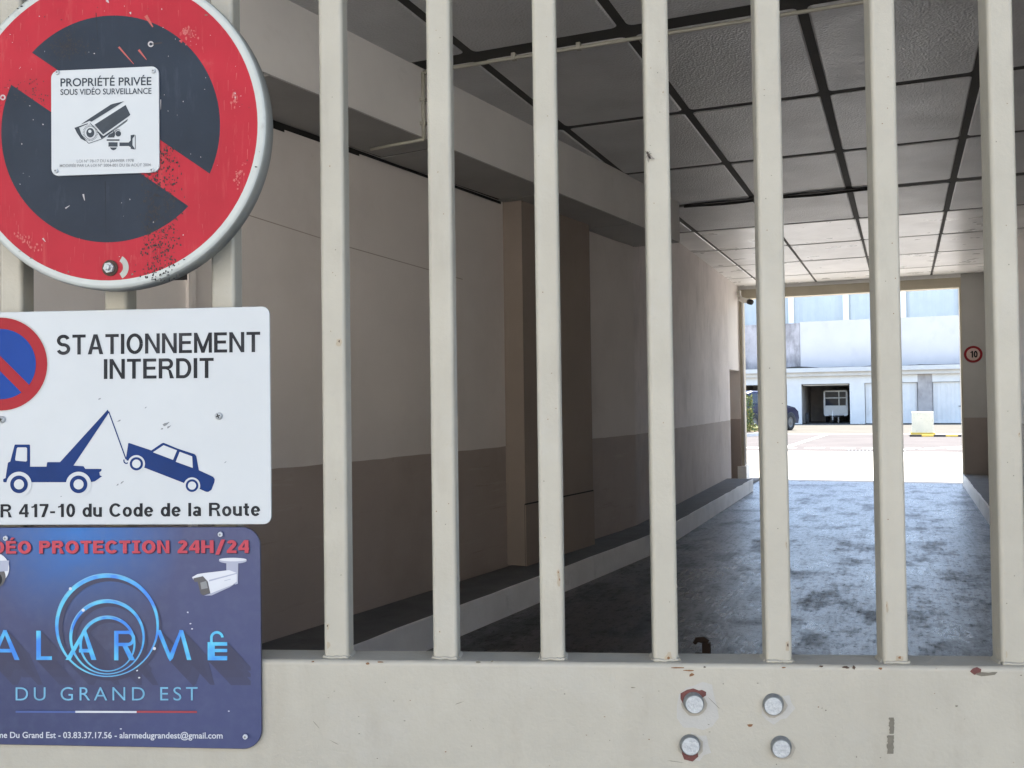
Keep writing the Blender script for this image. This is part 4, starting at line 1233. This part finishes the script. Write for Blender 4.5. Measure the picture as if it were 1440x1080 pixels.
# gate stop on the passage floor
gs = thing('gate_stop', 'small black hooked gate stop bolted to the dark passage floor', 'gate stop', (-1.15, 5.8, 0))
b = MB(); b.box(-1.20, -1.06, 5.63, 5.73, 0, .010, 'darkrust'); obj('base_plate', b, gs, bevel=.003)
b = MB(); b.box(-1.145, -1.10, 5.66, 5.70, .010, .085, 'darkrust'); b.tube([(-1.115, 5.68, .085), (-1.14, 5.68, .102), (-1.18, 5.68, .098), (-1.195, 5.68, .075)], [.02, .02, .016, .012], 'darkrust', 8)
obj('hook', b, gs)

# ------------------------------------------------------------------ garages across the yard
GY = 58.0
ga = thing('garage_row', 'low row of pale garages with open bays and ribbed white doors across the yard', 'building', (-3, GY, 0))
bays = [(-20.0, -17.2, 'door'), (-16.4, -13.4, 'door'), (-12.6, -9.8, 'door'), (-9.3, -6.40, 'open'), (-5.58, -2.88, 'open'), (-2.06, .76, 'door'), (1.52, 4.35, 'door'), (5.1, 7.9, 'door'), (8.7, 11.5, 'door')]
wf_ = MB()
prev = -21.0
for (x0, x1, k) in bays:
    mt = 'gar_stain' if abs(x0 - 1.52) < .01 else 'gar_white'
    wf_.box(prev, x0, GY, GY + .3, 0, 2.98, mt)
    wf_.box(x0, x1, GY + .002, GY + .3, 2.36, 2.98, 'gar_white')
    prev = x1
wf_.box(prev, 13, GY, GY + .3, 0, 2.98, 'gar_white')
wf_.box(-21, 13, GY + 6.3, GY + 6.6, 0, 2.98, 'gar_in')
for x in (-12.9, -9.42, -5.72, -2.66, 1.1, 4.7):
    wf_.box(x - .13, x + .13, GY + .3, GY + 6.3, 0, 2.98, 'gar_in')
wf_.quad([(-21, GY + .3, .003), (13, GY + .3, .003), (13, GY + 6.3, .003), (-21, GY + 6.3, .003)], 'gar_floor')
obj('wall', wf_, ga)
b = MB(); b.box(-21.3, 13.3, GY - .55, GY + 6.8, 3.05, 3.30, 'slab'); b.box(-21.2, 13.2, GY - .3, GY + 6.7, 2.82, 3.0495, 'slab'); obj('roof', b, ga)
b = MB()  # dark strip of uneven height along the front edge of the slab
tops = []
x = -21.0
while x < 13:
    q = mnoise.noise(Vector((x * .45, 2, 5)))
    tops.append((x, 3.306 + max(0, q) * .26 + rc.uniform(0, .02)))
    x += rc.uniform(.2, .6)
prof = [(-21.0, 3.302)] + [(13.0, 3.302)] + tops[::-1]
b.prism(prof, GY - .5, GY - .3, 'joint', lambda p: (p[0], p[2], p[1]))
obj('roof_edge_strip', b, ga)
b = MB(); b.box(-21, 13, GY + .32, GY + 6.28, 2.55, 2.80, 'gar_in'); obj('inner_ceiling', b, ga)
for (x0, x1, k) in bays:
    if k != 'door': continue
    d_ = MB()
    n = int((x1 - x0) / .12)
    pts = []
    for i in range(n + 1):
        x = x0 + .03 + (x1 - x0 - .06) * i / n
        pts.append((x, GY + .16 + (.02 if i % 2 else 0)))
    vs, fs = [], []
    for p in pts:
        vs += [(p[0], p[1], .03), (p[0], p[1], 2.34)]
    for i in range(n):
        fs.append((2 * i, 2 * i + 2, 2 * i + 3, 2 * i + 1))
    d_.add(vs, fs, 'gar_white')
    dd = obj('garage_door', d_, ga)
    h_ = MB(); h_.box((x0 + x1) / 2 - .09, (x0 + x1) / 2 + .09, GY + .10, GY + .15, .95, 1.0, 'zincdark'); obj('handle', h_, dd)

d_ = MB(); d_.box(-5.5, -2.95, GY + .35, GY + 2.5, 2.27, 2.33, 'gar_white'); obj('garage_door', d_, ga)
tv = thing('caravan', 'small white caravan with dark paned window parked inside the open garage', 'caravan', (-3.83, 62, 0))
cb_ = MB()
x0, x1 = -4.52, -3.13
prof = rrect(x0, .42, x1, 1.98, .12, 5)
n = len(prof)
cb_.add([(p[0], 60.5, p[1]) for p in prof] + [(p[0], 63.6, p[1]) for p in prof], [(k, k + n, (k + 1) % n + n, (k + 1) % n) for k in range(n)] + [tuple(range(n)), tuple(reversed(range(n, 2 * n)))], 'white')
obj('body', cb_, tv)
b = MB(); b.box(x0 + .1, x1 - .1, 60.47, 60.499, 1.06, 1.90, 'darkglass'); wdw = obj('window', b, tv)
b = MB()
for (xa, xb, za, zb) in ((x0 + .06, x1 - .06, 1.90, 1.95), (x0 + .06, x1 - .06, 1.01, 1.06), (x0 + .05, x0 + .1, 1.01, 1.95), (x1 - .1, x1 - .05, 1.01, 1.95), (x0 + .1, x1 - .1, 1.50, 1.55), (-3.65, -3.6, 1.06, 1.9)):
    b.box(xa, xb, 60.45, 60.468, za, zb, 'white')
obj('frame', b, wdw)
b = MB(); b.tube([(-4.2, 60.5, .42), (-3.83, 59.3, .42)], .05, 'rim'); b.tube([(-3.4, 60.5, .42), (-3.83, 59.3, .42)], .05, 'rim'); obj('drawbar', b, tv)
b = MB(); b.tube([(-3.95, 59.6, .75), (-3.95, 59.6, .12)], .045, 'white'); b.tube([(-3.98, 59.6, .1), (-3.90, 59.6, .1)], .1, 'tyre', 14); obj('jockey_wheel', b, tv)
b = MB(); b.tube([(-3.66, 60.2, .42), (-3.66, 60.2, .02)], .04, 'white'); obj('prop_stand', b, tv)
for x in (x0 + .02, x1 - .22):
    b = MB(); b.tube([(x, 62.0, .31), (x + .2, 62.0, .31)], .31, 'tyre', 20); obj('wheel', b, tv)
b = MB()
TY = lambda p: Vector((-5.32 + p[2] * .9, GY + .55 + p[0], .33 + p[1]))
b.lathe([(.2, -.09), (.31, -.09), (.33, -.05), (.33, .05), (.31, .09), (.2, .09), (.2, -.09)], 'tyre', 28, TY)
tag(obj('spare_tyre', b), 'black tyre leaning inside the open garage beside the white pier', 'tyre')

rw = MB()
rw.box(-6.3, 14, 65.2, 65.6, 0, 6.62, 'bluewall')
tag(obj('rendered_wall', rw), 'pale blue grey rendered wall above the garage roofs', 'wall')
rw = MB(); rw.box(-24, -6.31, 65.15, 65.6, 0, 6.55, 'stainwall')
tag(obj('concrete_wall', rw), 'dark stained concrete wall above the garages, left of the pale rendered wall', 'wall')
hl = thing('metal_hall', 'pale metal clad hall with white posts rising behind the rendered wall', 'building', (0, 72, 0))
b = MB()
vs, fs = [], []
n = 220
for i in range(n + 1):
    x = -30 + 60 * i / n
    y = 70.2 + (.05 if i % 2 else 0)
    vs += [(x, y, 0), (x, y, 10.5)]
for i in range(n):
    fs.append((2 * i, 2 * i + 2, 2 * i + 3, 2 * i + 1))
b.add(vs, fs, 'hall'); b.box(-30, 30, 70.4, 84, 0, 10.4, 'hall')
obj('wall', b, hl)
b = MB(); b.box(-30.3, 30.3, 69.9, 84.3, 10.5, 10.8, 'white'); obj('roof', b, hl)
for k in range(-7, 8):
    x = .105 + k * 3.72
    b = MB(); b.box(x - .19, x + .19, 69.92, 70.18, 0, 10.49, 'white'); obj('post', b, hl)

# ------------------------------------------------------------------ parked car (seen from behind right)
car = thing('parked_car', 'dark blue car parked in front of the open garages, seen from its rear right', 'car', (-5.9, 45.2, 0))
hd_ = R(31)                                      # heading from +Y towards +X
CF = Vector((math.sin(hd_), math.cos(hd_), 0)); CS = Vector((math.cos(hd_), -math.sin(hd_), 0))
FR = Vector((-4.62, 47.55, 0)) - CS * .9         # nose centre
def cT(p):                                       # x forward from the tail, y right, z up
    q = FR + CF * (p[0] - 4.2) + CS * p[1]
    return Vector((q.x, q.y, p[2] * 1.2))
side = [(0.05, .42), (0.0, .75), (.06, 1.0), (.22, 1.08), (.52, 1.52), (.9, 1.60), (2.0, 1.58), (2.45, 1.46), (3.05, 1.06), (3.8, .93), (4.12, .76), (4.2, .5), (4.1, .28), (.15, .28)]
def halfw(z, x):
    wv = .90 - max(0, z - .95) * .36 - .06 * max(0, (abs(x - 2.1) - 1.6)) ** 1.2 * 2.2
    return wv
b = MB()
n = len(side)
vs = []
for s in (-1, -.86, .86, 1):
    for (x, z) in side:
        k = .97 if abs(s) == 1 else 1.0
        xx = 2.1 + (x - 2.1) * (1 if abs(s) < 1 else .975)
        zz = z if abs(s) < 1 else .28 + (z - .28) * .975
        vs.append((xx, s * halfw(z, x), zz))
fs = []
for j in range(3):
    for k in range(n):
        k2 = (k + 1) % n
        fs.append((j * n + k, (j + 1) * n + k, (j + 1) * n + k2, j * n + k2))
for base, fl_ in ((0, 1), (3 * n, 0)):
    tri = tessellate_polygon([[Vector((p[0], p[1], 0)) for p in side]])
    fs += [tuple(i + base for i in t_) for t_ in tri]
b.add(vs, fs, 'carpaint', cT)
obj('body', b, car)
def sidewin(pts, s):
    return [(x, s * (halfw(z, x) + .006), z) for x, z in pts]
for s in (1, -1):
    b = MB()
    b.add(sidewin([(.62, 1.10), (.78, 1.46), (1.2, 1.50), (1.2, 1.08)], s), [(0, 1, 2, 3)], 'darkglass', cT)
    b.add(sidewin([(1.27, 1.08), (1.27, 1.50), (2.0, 1.49), (2.35, 1.40), (2.85, 1.08)], s), [(0, 1, 2, 3, 4)], 'darkglass', cT)
    obj('window', b, car)
b = MB(); b.add([(.232, -.72, 1.12), (.232, .72, 1.12), (.47, .62, 1.47), (.47, -.62, 1.47)], [(0, 1, 2, 3)], 'darkglass', lambda p: cT((p[0] - .02, p[1], p[2]))); obj('rear_window', b, car)
b = MB(); b.add([(3.02, -.74, 1.10), (3.02, .74, 1.10), (2.50, .62, 1.455), (2.50, -.62, 1.455)], [(0, 1, 2, 3)], 'darkglass', lambda p: cT((p[0] + .02, p[1], p[2] + .01))); obj('windscreen', b, car)
for (x, s) in ((.78, 1), (3.42, 1), (.78, -1), (3.42, -1)):
    T = lambda p, x=x, s=s: cT((x + p[0], s * (.80 + p[2]), .33 + p[1]))
    b = MB(); b.lathe([(.21, .11), (.30, .115), (.33, .09), (.33, -.1), (.1, -.1)], 'tyre', 28, T); wh = obj('wheel', b, car)
    b = MB(); b.lathe([(.21, .09), (.17, .07), (.06, .10), (.0001, .105)], 'rim', 20, T); obj('rim', b, wh)
    b = MB(); b.lathe([(.335, .1), (.40, .105), (.40, .07)], 'black', 28, lambda p, T=T: T((p[0], max(p[1], -.05), p[2]))); obj('wheel_arch', b, car)
for s in (1, -1):
    b = MB(); b.box(.0, .2, .60, .86, .80, 1.0, 'tail', lambda p, s=s: cT((p[0] - .01, s * p[1], p[2]))); obj('tail_light', b, car, bevel=.02)
    b = MB(); b.box(2.62, 2.78, .90, 1.08, 1.0, 1.14, 'carpaint', lambda p, s=s: cT((p[0], s * p[1], p[2]))); obj('mirror', b, car, bevel=.03)
b = MB(); b.box(-.03, .02, -.26, .26, .62, .74, 'white', cT); obj('number_plate', b, car)
b = MB(); b.box(-.05, .25, -.84, .84, .30, .50, 'black', cT); obj('bumper', b, car, bevel=.04)

# planting island left, block and striped kerb right
g = MB(); g.prism([(x * 1.3 - 6.75, y * 1.6 + 40.3) for x, y in [(math.cos(2 * math.pi * k / 24), math.sin(2 * math.pi * k / 24)) for k in range(24)]], 0, .14, 'slab')
g.prism([(x * 1.18 - 6.75, y * 1.48 + 40.3) for x, y in [(math.cos(2 * math.pi * k / 24), math.sin(2 * math.pi * k / 24)) for k in range(24)]], .14, .17, 'soil')
struct('planting_island', g)
def leaves(mb, c, rad, hgt, n, ls, mats, rnd):
    for _ in range(n):
        a = rnd.uniform(0, 6.283); q = rad * math.sqrt(rnd.random()); z = hgt * rnd.random()
        p = Vector((c[0] + q * math.cos(a), c[1] + q * math.sin(a), c[2] + z))
        d = Vector((rnd.uniform(-1, 1), rnd.uniform(-1, 1), rnd.uniform(-.2, 1))).normalized()
        e = d.cross(Vector((rnd.uniform(-1, 1), rnd.uniform(-1, 1), rnd.uniform(-1, 1)))).normalized()
        L = ls * rnd.uniform(.6, 1.3)
        mb.quad([p, p + d * L * .5 + e * L * .18, p + d * L, p + d * L * .5 - e * L * .18], rnd.choice(mats))
rl = random.Random(4)
for (c, rad, hgt, lab) in (((-5.95, 40.0), .16, 1.35, 'tall leafy green plant in the island beside the dark car'), ((-6.4, 40.4), .25, 1.0, 'bushy green plant in the island, shorter than its leafy neighbour')):
    ps = thing('shrub', lab, 'plant', (c[0], c[1], .17))
    b = MB()
    for k in range(5):
        a = rl.uniform(0, 6.28)
        b.tube([(c[0], c[1], .15), (c[0] + .1 * math.cos(a), c[1] + .1 * math.sin(a), .15 + hgt * .5), (c[0] + rad * math.cos(a), c[1] + rad * math.sin(a), .15 + hgt)], [.018, .012, .005], 'leaf', 5)
    obj('stem', b, ps)
    b = MB(); leaves(b, (c[0], c[1], .25), rad, hgt, 260, .17, ['leaf', 'leaf', 'leaf_y'], rl); obj('foliage', b, ps)
g = MB()
for k in range(900):
    a = rl.uniform(0, 6.283); q = math.sqrt(rl.random())
    leaves(g, (-6.75 + 1.12 * q * math.cos(a), 40.3 + 1.4 * q * math.sin(a), .17), .04, .22, 2, .14, ['leaf_y', 'leaf_y', 'leaf'], rl)
go = obj('ground_cover', g); go['kind'] = 'stuff'

bk = MB(); bk.prism(rrect(.29, 40.4, 1.08, 41.2, .03, 2), .12, .93, 'blockc'); bk.prism(rrect(.24, 40.35, 1.13, 41.25, .03, 2), 0, .12, 'yellow')
tag(obj('concrete_block', bk), 'square cream concrete block with yellow foot standing in the sunny yard', 'concrete block')
sk = MB()
for k in range(12):
    sk.box(.2 + k * .42, .2 + (k + 1) * .42 - .001, 39.3, 39.5, 0, .07, 'yellow' if k % 2 else 'black')
tag(obj('wheel_stop', sk), 'low yellow and black striped kerb bar lying in front of the cream block', 'wheel stop')

# ------------------------------------------------------------------ unseen house across the street, added to bounce sunlight onto the gate
MT['house'] = pmat('pale_house_render', (.74, .70, .62), .85, .05, 1)
oh = thing('fill_house', 'unseen cream house added across the street to bounce sunlight onto the gate', 'building', (3, -12, 0))
b = MB(); b.box(-18, 22, -20, -12, 0, 8.5, 'house'); obj('wall', b, oh)
for k in range(9):
    for z in (1.0, 4.6):
        x = -15 + k * 4.2
        b = MB(); b.box(x, x + 1.3, -12.0, -11.96, z, z + 1.9, 'white'); wdw = obj('window', b, oh)
        b = MB(); b.box(x + .1, x + 1.2, -11.959, -11.95, z + .1, z + 1.8, 'darkglass'); obj('pane', b, wdw)
b = MB(); b.box(-18.4, 22.4, -20.4, -11.6, 8.5, 8.8, 'slab'); obj('roof', b, oh)
